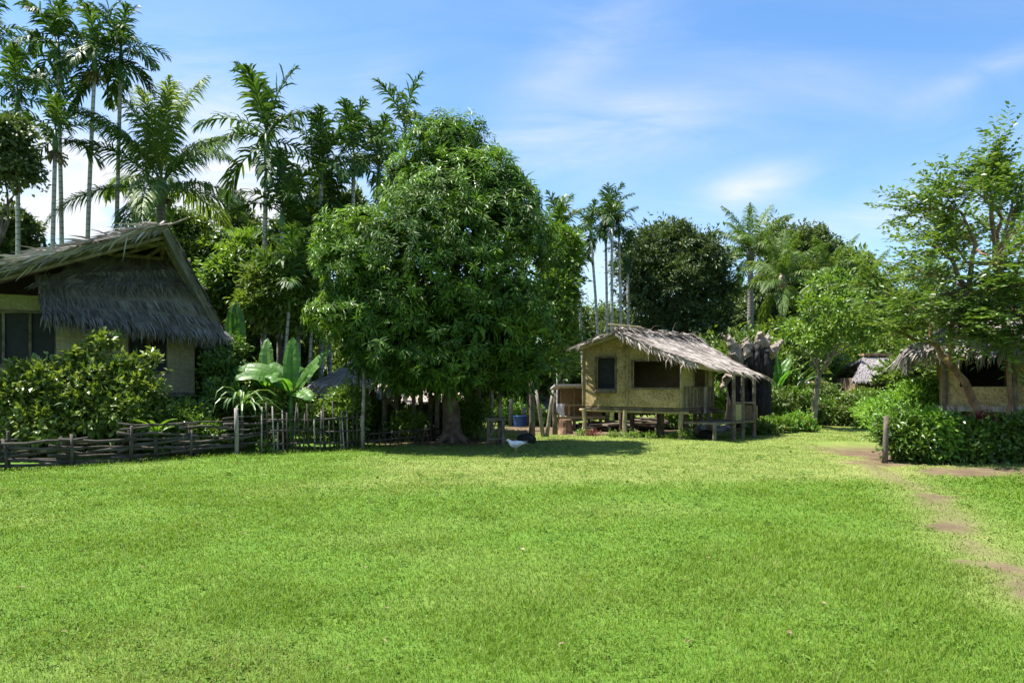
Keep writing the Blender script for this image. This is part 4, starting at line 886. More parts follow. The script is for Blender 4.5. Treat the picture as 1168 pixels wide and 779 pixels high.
# ------------------------------------------------------------------ fences and poles
def rail_fence():
    root = thing('log_fence', 'low dark fence of stacked rough logs and posts along the left lawn edge', 'fence', (-10, 15.5, 0))
    pts = [gpx(-230, 546), gpx(-90, 541), gpx(0, 535), gpx(75, 532), gpx(150, 528), gpx(210, 524), gpx(262, 520), gpx(312, 517)]
    for i in range(len(pts) - 1):
        a, b = np.array([*pts[i], 0]), np.array([*pts[i+1], 0]); t = nrm(b - a); nv = np.array([-t[1], t[0], 0])
        hs = [.08, .16, .26, .38, .5, .6, .72, .84] if i > 3 else [.06, .12, .18, .25, .32, .39, .46, .53]
        for h in hs:
            if rng.uniform() < .18: continue
            p0 = a - t * rng.uniform(.0, .5) + UP * (h + rng.uniform(-.05, .05)) + nv * rng.uniform(-.05, .05); p1 = b + t * rng.uniform(0, .5) + UP * (h + rng.uniform(-.1, .1)) + nv * rng.uniform(-.05, .05)
            k = np.linspace(0, 1, 6)[:, None]; q = p0 + (p1 - p0) * k + rng.normal(0, .018, (6, 3)); q[:, 2] = np.maximum(q[:, 2], .05)
            mb = MB(); mb.tube(q, rng.uniform(.013, .036) * np.linspace(1.15, .7, 6), 7, .08); mb.build('rail', M['fencewood'], root, True)
        for sd in (-.1, .1):
            if i < 6 or sd < 0:
                p = a + nv * sd + t * rng.uniform(-.1, .2); h = rng.uniform(.62, .85) if i > 3 else rng.uniform(.55, .72); h = 1.12 if (i == 6 and sd < 0) else h
                mb = MB(); mb.tube([p - UP * .1, p + UP * h * .6 + rng.normal(0, .02, 3), p + UP * h + rng.normal(0, .04, 3)], [.05, .048, .045] if i == 6 else [.035, .03, .028], 7, .07); mb.build('post', M['deadwood'] if i == 6 and sd < 0 else M['fencewood'], root, True)
rail_fence()
def stake_fence():
    root = thing('stake_fence', 'see through fence of thin upright stakes and bamboo rails below the banana plants', 'fence', G(350, 18))
    a, b = np.array([*gpx(300, 518), 0]), np.array([*gpx(416, 511), 0]); t = nrm(b - a)
    for k in range(24):
        u_ = (k + rng.uniform(-.3, .3)) / 23; p = a + (b - a) * u_ + np.array([0, rng.uniform(-.06, .06), 0]); h = rng.uniform(.7, 1.25)
        mb = MB(); mb.tube([p - UP * .05, p + UP * h + rng.normal(0, .05, 3)], [.022, .016], 6, .05); mb.build('stake', M['fencewood'] if rng.uniform() < .7 else M['deadwood'], root, True)
    for z_ in (.22, .5, .78):
        for s0, s1 in ((-.02, .55), (.48, 1.02)):
            mb = MB(); mb.tube([a + (b - a) * s0 + UP * (z_ + rng.uniform(-.05, .05)), a + (b - a) * s1 + UP * (z_ + rng.uniform(-.05, .05))], .024, 6, .05); mb.build('rail', M['fencewood'], root, True)
stake_fence()
def low_fence():
    root = thing('picket_fence', 'knee high fence of crooked sticks between the tall pole and the mango trunk', 'fence', G(450, 20.2))
    a, b = G(420, 19.6), G(505, 21.6)
    for k in range(15):
        p = a + (b - a) * (k + rng.uniform(-.3, .3)) / 14; h = rng.uniform(.3, .55); mb = MB(); mb.tube([p - UP * .05, p + UP * h + rng.normal(0, .05, 3)], [.022, .016], 6, .05); mb.build('picket', M['fencewood'], root, True)
    for z_ in (.15, .33):
        mb = MB(); mb.tube([a + UP * z_, b + UP * (z_ + .03)], .025, 6, .05); mb.build('rail', M['fencewood'], root, True)
low_fence()
def pole(pts, r, name, label, mat='bark_pale', cat='pole', n=8):
    mb = MB(); pts = np.asarray(pts, float); q = []
    for i in range(len(pts) - 1):
        for t_ in np.linspace(0, 1, 4)[:-1]: q.append(pts[i] + (pts[i+1] - pts[i]) * t_ + (rng.normal(0, r * .25, 3) if i + t_ > 0 else 0))
    q.append(pts[-1]); mb.tube(q, np.linspace(r * 1.1, r * .8, len(q)), n, .06)
    return tag(mb.build(name, M[mat], None, True), label, cat)
pole([G(414, 19.0, -.1), P(415, 420, 19.0)], .05, 'bamboo_pole', 'tall pale pole at the lawn edge left of the mango trunk')
pole([G(570, 20.8, -.1), P(570, 448, 20.8)], .07, 'wooden_post', 'light brown upright post standing against the bench')
pole([G(607, 22.4, -.1), P(606, 425, 22.4)], .09, 'wooden_post', 'thick dark post at the right edge of the mango shade', 'bark')
pole([G(620, 23.6, -.1), P(611, 445, 23.6)], .06, 'leaning_pole', 'pale pole leaning left, its foot meeting the other pole in a V')
pole([G(623, 23.7, -.1), P(631, 445, 23.7)], .06, 'leaning_pole', 'pale pole leaning right, forming a V with its neighbour')
pole([G(633, 24.6, -.1), P(632, 448, 24.6)], .08, 'wooden_post', 'brown stub post just left of the tin roofed shelter', 'bark')
pole([G(583, 30, -.1), P(583, 455, 30)], .09, 'garden_stake', 'short pale stake left of the blue bucket, in the sunlit garden')
pole([G(600, 30, -.1), P(597, 464, 30)], .09, 'garden_stake', 'slanting pale stake right of the blue bucket, in the sunlit garden')
pole([G(1009, 15.5, -.1), P(1011, 474, 15.5)], .06, 'gate_post', 'weathered grey post at the near end of the right hedge', 'bark')
pole([P(438, 452, 22), P(462, 478, 21.7)], .04, 'slanting_stick', 'dark stick slanting down between the shelter poles', 'timber')
def bucket(px, py, d, r, h, mat, name, label, cat):
    p = P(px, py, d); p[2] -= h / 2; mb = MB(); z = [0, .02, h * .5, h - .03, h, h, .05]; rr = [r * .85, r * .88, r * .95, r, r * 1.05, r * .93, r * .8]
    mb.tube([p + UP * q for q in z[:5]], rr[:5], 16); return tag(mb.build(name, M[mat], None, True), label, cat)
bucket(593, 482, 29.6, .27, .55, 'blue2', 'blue_bucket', 'blue plastic bucket standing upon a post in the sunlit garden', 'bucket')
pole([G(594, 29.6, -.05), G(594, 29.6, 1.6 + (HY - 490) * 29.6 / F)], .14, 'bucket_stand', 'short stump carrying the blue bucket', 'bark')
bucket(206, 458, 20.6, .26, 1.0, 'blue', 'blue_drum', 'teal blue plastic drum under the corner of the large house', 'drum')
pole([G(206, 20.6, -.05), G(206, 20.6, P(206, 458, 20.6)[2] - .5)], .22, 'drum_stand', 'dark block under the teal drum', 'bark')

# rocks, stumps, logs
def rock(p, r, name, label, mat='rock', cat='rock', group=None, flat=.6):
    u_, v_ = np.meshgrid(np.linspace(0, 2 * math.pi, 15)[:-1], np.linspace(0, math.pi, 9)); k = rng.uniform(.7, 1.2, u_.shape); k[0] = k[-1] = 1; k = (k + np.roll(k, 1, 1) + np.roll(k, -1, 1)) / 3
    X_ = np.stack([np.cos(u_) * np.sin(v_), np.sin(u_) * np.sin(v_), np.cos(v_) * flat], -1) * k[..., None] * np.asarray(r); Vv = X_.reshape(-1, 3) + np.asarray(p); Fc = []
    for a_ in range(8):
        for b_ in range(14): i0, i1 = a_*14+b_, a_*14+(b_+1) % 14; Fc += [(i0, i1, i1+14), (i0, i1+14, i0+14)]
    mb = MB(); mb.add(Vv, Fc); return tag(mb.build(name, M[mat], None, True), label, cat, group)
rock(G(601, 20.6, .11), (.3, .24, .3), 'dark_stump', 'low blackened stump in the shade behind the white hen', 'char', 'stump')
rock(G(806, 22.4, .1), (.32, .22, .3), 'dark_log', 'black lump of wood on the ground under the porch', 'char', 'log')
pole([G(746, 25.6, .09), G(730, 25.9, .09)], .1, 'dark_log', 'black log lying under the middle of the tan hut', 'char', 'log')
mb = MB(); mb.tube([G(645, 25.2, z_) for z_ in (-.05, .06, .2, .36, .46)], [.29, .25, .22, .22, .21], 14, .05)
tag(mb.build('cut_stump', M['bark_brown'], None, False), 'short brown cut stump beside the tin roofed shelter', 'stump')
for i_, (px, d, s_) in enumerate(((800, 25.5, .28), (811, 26.2, .34), (820, 25, .22), (828, 26, .26), (849, 26, .3), (856, 25.2, .34))):
    rock(G(px, d, s_ * .3), (s_, s_ * .8, s_), 'rubble_stone', 'pinkish grey stone lying behind the porch below the burnt stump', 'rock', 'stone', 'stones below the burnt stump')

def woodpile(px0, px1, d, n_, label):
    root = thing('firewood_pile', label, 'firewood', G((px0 + px1) / 2, d))
    for k in range(n_):
        a = G(rng.uniform(px0, px1), d + rng.uniform(-.5, .5)); L_ = rng.uniform(.7, 1.5); an = rng.normal(0, .5); v_ = np.array([math.cos(an), math.sin(an) * .7, rng.uniform(-.12, .12)]) * L_ / 2; z_ = .06 + .36 * rng.uniform(0, 1) * (1 - abs(k / n_ - .5))
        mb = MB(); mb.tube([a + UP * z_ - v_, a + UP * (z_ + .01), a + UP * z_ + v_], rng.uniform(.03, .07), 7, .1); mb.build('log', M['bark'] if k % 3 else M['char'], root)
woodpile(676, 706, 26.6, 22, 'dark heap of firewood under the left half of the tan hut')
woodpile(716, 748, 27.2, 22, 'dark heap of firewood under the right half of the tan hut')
# burnt hollow stump
def rough_tube(mb, pts, rr, n, amp):
    pts = np.asarray(pts, float); k = len(pts); t = np.linspace(0, k - 1, k * 5); q = np.stack([np.interp(t, np.arange(k), pts[:, j]) for j in range(3)], 1); r_ = np.interp(t, np.arange(k), rr)
    o = len(mb.V); mb.tube(q, r_, n, 0); Vv = mb.V[-1]; c = np.repeat(q, n, 0); ph = np.tile(np.arange(n) * 2 * math.pi / n, len(q)); sd = rng.uniform(0, 99)
    f = .55 + .9 * vnoise(np.cos(ph) * 2.2 + sd, np.sin(ph) * 2.2 + c[:, 2] * .5, 1.0, 3) ; f = f * (1 + amp * rng.normal(0, .5, len(ph)))
    end = np.zeros(len(ph)); end[-n:] = rng.uniform(-.1, .22, n) * r_[-1] * 2.5
    Vv[:len(c)] = c + (Vv[:len(c)] - c) * f[:, None]; Vv[:len(c), 2] += end
def burnt_stump():
    d = 26.5; root = thing('burnt_stump', 'huge burnt hollow tree stump with pale broken prongs behind the tan hut', 'stump', G(855, d))
    mb = MB()
    for pl, rr in (([(846, 488), (845, 462), (843, 440), (846, 420), (852, 400)], [.5, .4, .3, .36, .34]), ([(866, 488), (866, 462), (866, 440), (864, 420), (862, 396)], [.5, .42, .36, .42, .36]), ([(838, 484), (838, 450), (836, 425), (838, 405)], [.3, .26, .25, .22]), ([(876, 430), (876, 412), (877, 396)], [.15, .24, .2]), ([(855, 486), (855, 474), (855, 466)], [.62, .5, .2]), ([(856, 424), (857, 410), (858, 398)], [.4, .46, .36])):
        rough_tube(mb, [P(x, y, d + rng.uniform(-.1, .1)) for x, y in pl], rr, 20, .14)
    mb.build('charred_trunk', M['char'], root, True)
    for pl, rr in (([(842, 414), (839, 402), (834, 390), (831, 381)], [.26, .24, .14, .02]), ([(837, 398), (830, 388), (823, 381)], [.13, .07, .02]), ([(843, 404), (849, 398), (854, 396)], [.18, .16, .06]), ([(853, 410), (852, 396), (850, 385)], [.2, .2, .1]), ([(866, 410), (868, 394), (867, 380)], [.24, .25, .1]),
                   ([(872, 406), (873, 393), (876, 382)], [.26, .22, .05]), ([(876, 408), (883, 398), (892, 389)], [.2, .17, .06]), ([(832, 428), (827, 436), (822, 444)], [.14, .12, .04])):
        mb = MB(); q = np.array([P(x, y, d - .15 + rng.uniform(-.2, .2)) for x, y in pl]); k = len(q); t = np.linspace(0, k - 1, 12); qq = np.stack([np.interp(t, np.arange(k), q[:, c]) for c in range(3)], 1) + rng.normal(0, .018, (12, 3))
        mb.tube(qq, np.interp(t, np.arange(k), rr), 10, .22); mb.build('broken_prong', M['stumpwood'], root)
burnt_stump()

# ------------------------------------------------------------------ white hen
def hen():
    d = 17.8; p0 = G(588, d); root = thing('white_hen', 'white hen walking left on the shaded grass below the mango tree', 'chicken', p0)
    mb = MB(); o = p0 + UP * .0
    # body: tail at right, neck and lowered head at left
    pl = [(.235, .21), (.16, .215), (.08, .20), (0, .185), (-.07, .195), (-.12, .225), (-.15, .265), (-.175, .285), (-.2, .282), (-.215, .278)]
    rr = [.012, .045, .075, .09, .08, .055, .036, .032, .026, .01]
    mb.tube([o + np.array([x, 0, z + .02]) for x, z in pl], rr, 12, .04); mb.build('body', M['feather'], root, True)
    mb = MB(); n_ = 14; b0 = o + np.array([.15, 0, .235]) + rng.normal(0, .015, (n_, 3)); dd = nrm(np.stack([np.ones(n_), rng.normal(0, .22, n_), rng.uniform(-.1, .55, n_)], 1)); mb.blades(b0, dd, nrm(dd - UP * .2), rng.uniform(.1, .17, n_), .035, nrm(np.stack([rng.normal(0, .3, n_), np.ones(n_), rng.normal(0, .3, n_)], 1))); mb.build('tail', M['feather'], root)
    for sy in (-1, 1):
        mb = MB(); w = o + np.array([0, sy * .078, .215]); mb.tube([w + np.array([-.07, 0, .01]), w + np.array([-.02, sy * .012, 0]), w + np.array([.05, sy * .01, 0]), w + np.array([.13, -sy * .02, .02])], [.01, .045, .04, .006], 8); mb.build('wing', M['feather'], root, True)
        mb = MB(); l = o + np.array([.01 + sy * .02, sy * .035, 0]); mb.tube([l + UP * .14, l + UP * .07 + np.array([.012, 0, 0]), l + UP * .012], [.018, .009, .008], 6)
        for an in (-.5, 0, .5, 3.1): mb.tube([l + UP * .012, l + np.array([-.05 * math.cos(an), .05 * math.sin(an), .004])], [.006, .003], 5)
        mb.build('leg', M['legyellow'], root, True)
    mb = MB(); h = o + np.array([-.185, 0, .33])
    for k in range(4): mb.tube([h + np.array([-.018 + k * .012, 0, -.006]), h + np.array([-.018 + k * .013, 0, .016])], [.007, .003], 5)
    mb.build('comb', M['comb'], root); mb = MB(); mb.tube([o + np.array([-.21, 0, .30]), o + np.array([-.245, 0, .29])], [.01, .002], 6); mb.build('beak', M['legyellow'], root)
hen()

# ------------------------------------------------------------------ trees
def tree(name, label, lobes, d0, trunk_px, mat, n, per, ll, lw, r, tr=.2, barkm='bark', group=None, cat='tree', fn='spray', extra=None, base_d=None, droop=.3, under=.45, branch=True, inner=True):
    # lobes: (px, py, d, rx, ry(depth), rz) in photo pixels for px/py, metres for the radii
    Lb = np.array([[*P(l[0], l[1], l[2]), l[3], l[4], l[5]] for l in lobes]); bd = base_d or d0; base = G(trunk_px, bd)
    root = thing(name, label, cat, base, 0, group); mb = MB()
    if fn == 'whorl': whorls(mb, Lb, n, per, ll, lw, droop, under=under)
    else: sprays(mb, Lb, n, per, ll, lw, r, droop, under=under)
    if inner: sprays(mb, np.concatenate([Lb[:, :3], Lb[:, 3:] * .72], 1), n // 3, max(6, per // 2), ll * 1.5, lw * 1.7, r * 1.4, droop, .5, .95)
    if extra: extra(mb, Lb)
    mb.build('crown', M[mat], root)
    tb = MB(); c = Lb[:, :3].mean(0); fork = base + (np.array([c[0], c[1], 0]) - base) * .35; fork[2] = max(.8, Lb[:, 2].min() * .7)
    limb(tb, base - UP * .1, fork, tr * 1.25, tr * .8, .05, 7, 11)
    if branch:
        for l in Lb: limb(tb, fork - UP * .1, l[:3], tr * .5, tr * .12, .3)
    tb.build('trunk', M[barkm], root, True); return root

# the mango tree
def mango():
    lobes = [(515, 178, 20.5, 1.1, 1.3, 1.3), (518, 238, 20.3, 1.95, 2.0, 1.6), (560, 215, 20.4, .95, 1.2, 1.0), (515, 148, 20.5, .5, .6, .5), (500, 300, 19.2, 2.0, 2.4, 1.8), (564, 300, 19.7, 1.6, 2.4, 1.9), (408, 312, 19.4, 1.2, 1.4, 1.4), (402, 364, 19.2, 1.15, 1.4, .95), (455, 372, 18.9, 1.7, 1.6, 1.35), (545, 370, 18.8, 1.8, 1.6, 1.4), (590, 372, 19.6, .9, 1.7, 1.4), (500, 405, 19.6, 2.5, 2.3, .7), (590, 248, 20.6, .9, 1.2, 1.15), (468, 232, 20.8, .95, 1.2, 1.2), (598, 415, 20.2, 1.0, 1.5, .55), (448, 408, 19.4, 1.0, 1.5, .6), (460, 422, 20, 1.4, 1.6, .4), (560, 425, 20.2, 1.5, 1.6, .4), (510, 427, 19.4, 1.5, 1.5, .36)]
    root = thing('mango_tree', 'great dense mango tree with drooping dark leaves in the middle of the clearing', 'tree', G(516, 21.2))
    Lb = np.array([[*P(l[0], l[1], l[2]), l[3], l[4], l[5]] for l in lobes])
    Lb[:, 3:] *= .94; Lb[:3, 2] -= .18; Lb[3, 2] -= .25
    mb = MB(); whorls(mb, Lb, 6000, 11, .215, .052, .5, .66, 1.08, .6)
    sprays(mb, np.concatenate([Lb[:, :3], Lb[:, 3:] * .6], 1), 800, 10, .32, .11, .3, .5, .4, .95)
    mb.build('crown', M['mango'], root)
    mb = MB(); whorls(mb, Lb[[0, 1, 2, 3, 13, 12, 6, 6, 7]], 1000, 11, .19, .046, .3, 1.0, 1.14, .0); mb.build('young_leaves', M['mango_new'], root)
    tb = MB(); base = G(516, 21.2); fork = P(512, 440, 21); limb(tb, base - UP * .1, fork, .27, .22, .04, 7, 14)
    for k in range(7):
        an = k * .9 + .3; q = base + np.array([math.cos(an) * .55, math.sin(an) * .55, -.03]); tb.tube([base + UP * .5, base + (q - base) * .55 + UP * .13, q], [.14, .09, .03], 7, .1)
    for l in Lb: limb(tb, fork + UP * rng.uniform(-.3, .6), l[:3], .15, .03, .25, 7)
    tb.build('trunk', M['bark'], root, True)
mango()

# big round dark tree behind the tan hut
tree('broadleaf_tree', 'tall dark rounded tree with small leaves standing behind the tan hut', [(762, 284, 38, 1.7, 2, 1.2), (732, 308, 37.5, 1.15, 1.8, 1.3), (797, 303, 37.5, 1.4, 2, 1.3), (760, 332, 37, 1.9, 2, 1.5), (808, 338, 37.5, 1.2, 2, 1.6), (785, 374, 37, 2.0, 2, 1.4), (735, 350, 38, 1.0, 1.6, 1.2)], 38, 760, 'dark', 1150, 30, .24, .085, .34, .3, 'bark_pale', under=.6)
# thin tree on the far lawn with layered light crown
tree('slender_tree', 'slim straight tree on the far lawn with a layered light green crown', [(928, 378, 27.5, .9, 1.1, .3), (958, 350, 27, 1.1, 1.1, .3), (906, 388, 27.3, .7, 1, .25), (962, 382, 27, 1.0, 1, .25), (935, 398, 27.5, .5, .9, .2), (990, 368, 26.6, 1.0, 1, .3), (945, 325, 27.6, .6, .9, .28), (1002, 372, 26.8, .8, .9, .25), (925, 350, 27.8, .5, .8, .25)], 27.7, 927, 'light', 230, 24, .18, .095, .26, .1, 'bark_pale', inner=False, droop=.1)

# spreading tree at right: twigs of alternate leaves on arching limbs
def spray_tree():
    root = thing('spreading_tree', 'spreading tree at right with feathery leaf sprays and a slanting brown trunk', 'tree', G(1125, 16.9))
    tb = MB(); lim = []
    def L(pts, r0, r1, k=4):
        q = [];
        for i in range(len(pts) - 1):
            for t_ in np.linspace(0, 1, k)[:-1]: q.append(P(*(np.array(pts[i]) + (np.array(pts[i+1]) - np.array(pts[i])) * t_)))
        q.append(P(*pts[-1])); q = np.array(q); q[1:-1] += rng.normal(0, .035, (len(q) - 2, 3)); tb.tube(q, np.linspace(r0, r1, len(q)), 8, .06); lim.append(q); return q
    L([(1126, 505, 16.9), (1118, 470, 16.8), (1104, 440, 16.7), (1098, 432, 16.7), (1083, 415, 16.7), (1070, 396, 16.8)], .1, .07, 3); lim.pop()
    L([(1081, 414, 16.7), (1086, 396, 16.6), (1080, 384, 16.6), (1092, 355, 16.6), (1105, 330, 16.7)], .07, .055, 3); lim.pop()
    L([(1150, 505, 17.6), (1152, 460, 17.6), (1149, 400, 17.5), (1140, 340, 17.2), (1135, 300, 17)], .055, .05, 3); lim.pop()
    B = (1105, 330, 16.7); Cc = (1135, 300, 17)
    L([B, (1085, 300, 16.5), (1070, 284, 16.2), (1048, 298, 16)], .06, .012)
    L([B, (1110, 275, 16.9), (1095, 240, 16.7), (1066, 238, 16.4)], .06, .012)
    L([Cc, (1130, 225, 17.2), (1122, 212, 17.2), (1118, 196, 17.2)], .06, .012)
    L([Cc, (1160, 240, 17.4), (1166, 205, 17.6)], .06, .012); L([Cc, (1190, 260, 17.6), (1240, 215, 17.8)], .06, .012); L([Cc, (1200, 300, 17.2), (1270, 280, 16.8)], .06, .012)
    L([(1070, 396, 16.8), (1056, 362, 17), (1034, 345, 17.2), (1012, 330, 17.4)], .06, .012); L([(1070, 396, 16.8), (1048, 387, 16.6), (1032, 380, 16.4), (1015, 382, 16.2)], .05, .01)
    L([B, (1080, 318, 17.8), (1055, 312, 18.4), (1035, 302, 18.8)], .05, .01); L([B, (1120, 320, 15.6), (1135, 300, 14.6)], .05, .01); L([B, (1085, 347, 15.8), (1065, 347, 15.2)], .05, .01)
    L([Cc, (1150, 320, 15.6), (1165, 330, 14.6)], .05, .01); L([Cc, (1120, 290, 18.6), (1105, 270, 19.6)], .05, .01); L([Cc, (1150, 270, 19), (1180, 240, 20.4)], .05, .01)
    L([(1092, 355, 16.6), (1120, 362, 16), (1150, 355, 15.6), (1180, 365, 15.4)], .05, .01); L([(1080, 384, 16.6), (1105, 385, 15.9), (1135, 372, 15.6)], .04, .01)
    L([Cc, (1100, 300, 17.4), (1090, 275, 17.5), (1080, 262, 17.6)], .05, .01); L([Cc, (1140, 250, 16.6), (1125, 228, 16.2), (1105, 216, 16)], .05, .01)
    L([B, (1072, 338, 16.4), (1048, 356, 16.6), (1028, 350, 16.8)], .05, .01); L([Cc, (1170, 340, 17), (1215, 345, 16.6)], .05, .01)
    L([Cc, (1156, 235, 17.2), (1146, 212, 17.1)], .05, .01)
    L([B, (1130, 345, 15.9), (1165, 340, 15.4)], .04, .01); L([(1140, 340, 17.2), (1120, 362, 16), (1092, 372, 15.6)], .04, .01); L([(1140, 340, 17.2), (1175, 365, 16), (1215, 370, 15.6)], .04, .01); L([(1140, 340, 17.2), (1150, 375, 16), (1160, 392, 15.5)], .035, .01)
    starts, dirs = [], []
    for q in lim:
        seg = np.linalg.norm(np.diff(q, axis=0), axis=1).sum(); Tn = nrm(np.gradient(q, axis=0))
        for k in range(int(seg * 3.0) + 3):
            t_ = rng.uniform(.22, 1) ** .8 * (len(q) - 1); i = min(int(t_), len(q) - 2); p = q[i] + (q[i+1] - q[i]) * (t_ - i)
            dv = nrm(Tn[i] * .55 + rng.normal(0, .55, 3) * np.array([1, 1, .55]) + UP * .12); ln = rng.uniform(.5, 1.15)
            tb.tube([p, p + dv * ln * .5 + UP * .03, p + dv * ln], [.014, .01, .005], 5)
            for j in range(7): starts.append(p + dv * ln * (j + .6) / 7); dirs.append(nrm(dv * .7 + rng.normal(0, .5, 3) * np.array([1, 1, .45]) + UP * .05))
            starts.append(p + dv * ln * .9); dirs.append(dv)
    starts, dirs = np.array(starts), np.array(dirs); nT = len(starts); mb = MB(); ln = rng.uniform(.4, .85, nT); K = 12
    tt = np.linspace(.08, 1, K); sd = nrm(cr3(dirs, np.tile(UP, (nT, 1)))); pos = starts[:, None] + dirs[:, None] * (tt[None, :, None] * ln[:, None, None]) - UP * (.14 * (tt ** 2)[None, :, None] * ln[:, None, None])
    sg = np.where(np.arange(K) % 2, 1., -1.)[None, :, None]; ax = nrm(dirs[:, None] * .55 + sd[:, None] * sg + rng.normal(0, .22, (nT, K, 3))); no = nrm(UP + rng.normal(0, .3, (nT, K, 3)))
    mb.leaves(pos.reshape(-1, 3), ax.reshape(-1, 3), no.reshape(-1, 3), rng.uniform(.12, .18, nT * K), rng.uniform(.06, .085, nT * K), .1)
    mb.build('crown', M['raintree'], root); tb.build('trunk', M['bark_brown'], root, True)
spray_tree()

# trees of the forest edge, each its own crown
tree('round_leaf_tree', 'small round leaved tree at the left edge among the palms', [(8, 160, 24, .7, .8, .7), (14, 190, 24, .75, .8, .6), (-25, 175, 24, 1.1, 1, 1.1)], 24, -5, 'dark', 420, 26, .14, .1, .2, .09, under=.7)
tree('leafy_tree', 'dark bushy tree rising just above the left end of the house roof', [(5, 265, 30, 1.4, 1.2, .8), (-40, 285, 30, 1.5, 1.3, 1.2), (20, 290, 30, .9, 1, .7)], 30, -10, 'dark', 380, 26, .22, .1, .25, .15)
tree('leafy_tree', 'thin topped dark tree against the white cloud right of the coconut crown', [(268, 238, 36, .35, .5, .7), (275, 265, 36, .8, .8, .9), (262, 300, 36, 1.3, 1.2, 1.2), (290, 300, 35.5, 1.0, 1, 1.2)], 36, 272, 'dark', 520, 24, .2, .1, .25, .14)
tree('leafy_tree', 'bright green leafy tree between the house roof and the single tall palm', [(285, 290, 26, .9, .9, .5), (270, 322, 26, 1.1, 1, .8), (300, 335, 26, .9, 1, .9), (255, 350, 26.5, .9, 1, .9)], 26, 280, 'light', 520, 24, .2, .1, .25, .12)
tree('leafy_tree', 'shaggy mid green tree directly below the cluster of dense palms', [(335, 300, 26, .9, 1, 1.2), (360, 270, 27, 1.0, 1, 1.1), (390, 260, 28, 1.2, 1.1, 1.2), (340, 350, 25.5, 1.1, 1, 1.0)], 26.5, 350, 'mid', 700, 24, .24, .09, .26, .14)
tree('leafy_tree', 'pale leafy tree behind the house eave and the upright banana leaves', [(232, 300, 33, 1.6, 1.2, 1.0), (210, 270, 34, 1.4, 1.2, .9), (245, 345, 32, 1.4, 1.2, 1.4)], 33, 235, 'mid', 560, 24, .22, .1, .28, .14)
tree('leafy_tree', 'green tree right behind the mango crown beside the slim palms', [(640, 305, 30, .7, .9, 1.4), (634, 345, 29.5, .7, 1, 1.3), (640, 390, 29.5, .6, 1, 1.2)], 30, 640, 'light', 560, 24, .22, .08, .24, .12)
tree('knobbly_tree', 'tall knobbly dark tree rising between the two right coconut crowns', [(888, 272, 50, .9, .9, .8), (897, 300, 50, 1.6, 1.4, 1.2), (925, 290, 50, 1.6, 1.4, 1.3), (927, 272, 50, .7, .7, .6), (910, 330, 49, 2.4, 1.8, 1.6), (880, 345, 49, 1.4, 1.3, 1.5)], 50, 905, 'dark', 900, 24, .3, .14, .4, .25, under=.6)
tree('knobbly_tree', 'dark domed tree behind the lime green layered crown at right', [(957, 300, 52, 1.0, 1.2, .7), (972, 304, 52, 1.2, 1.2, .8), (945, 325, 52, 1.8, 1.6, 1.2), (982, 338, 51, 1.6, 1.6, 1.3), (965, 360, 51, 2.4, 1.8, 1.8)], 52, 965, 'mid', 800, 24, .3, .14, .4, .25, under=.6)
tree('leafy_tree', 'shaggy light green tree hiding the foot of the single tall palm', [(312, 318, 22.5, .6, .7, .7), (335, 345, 22.3, .7, .7, .7), (300, 350, 22.4, .6, .7, .7), (345, 310, 22.8, .5, .6, .6)], 22.5, 320, 'mid', 420, 22, .2, .07, .22, .08)
# repeats of the dense forest edge
def forest_proto(name, label, mat, seed):
    root = thing(name, label, 'tree', (0, 0, 0), 0, None); k = 9; Lb = []
    for i in range(k):
        an = i * 2.4; rr = 1.1 * math.sqrt(i / k); Lb.append([math.cos(an) * rr * 1.2, math.sin(an) * rr * 1.2, 3.3 + rng.uniform(-.9, 1.5) - rr * .4, *(rng.uniform(.75, 1.15, 3) * np.array([1, 1, .9]))])
    for i in range(5):
        an = i * 1.26 + .4; Lb.append([math.cos(an) * 1.3, math.sin(an) * 1.3, 1.5 + rng.uniform(-.3, .4), .9, .9, .9])
    Lb = np.array(Lb); mb = MB(); sprays(mb, Lb, 820, 22, .17, .075, .2, .3, .65, 1.08, .6); sprays(mb, np.concatenate([Lb[:, :3], Lb[:, 3:] * .65], 1), 240, 12, .3, .14, .3, .3, .4, .95); mb.build('crown', M[mat], root)
    tb = MB(); limb(tb, (0, 0, -.1), (.1, 0, 2.3), .16, .1, .06, 6, 9)
    for l in Lb[:6]: limb(tb, (.1, 0, 2.0), l[:3], .07, .02, .3)
    tb.build('trunk', M['bark_pale'], root, True); return root
PROTO = [forest_proto('forest_tree', '', m_, i) for i, m_ in enumerate(('dark', 'mid', 'light'))]
used_p = [False] * 3
def forest(px, pytop, d, kind, label, wide=1.0):
    o = PROTO[kind] if not used_p[kind] else copy_tree(PROTO[kind]); used_p[kind] = True
    h = EYE + (HY - pytop) * d / F; s = h / 5.1; o.location = (*G(px, d)[:2], 0); o.rotation_euler = (0, 0, rng.uniform(0, 6.28)); o.scale = (s * wide, s * wide, s); o['label'] = label; return o
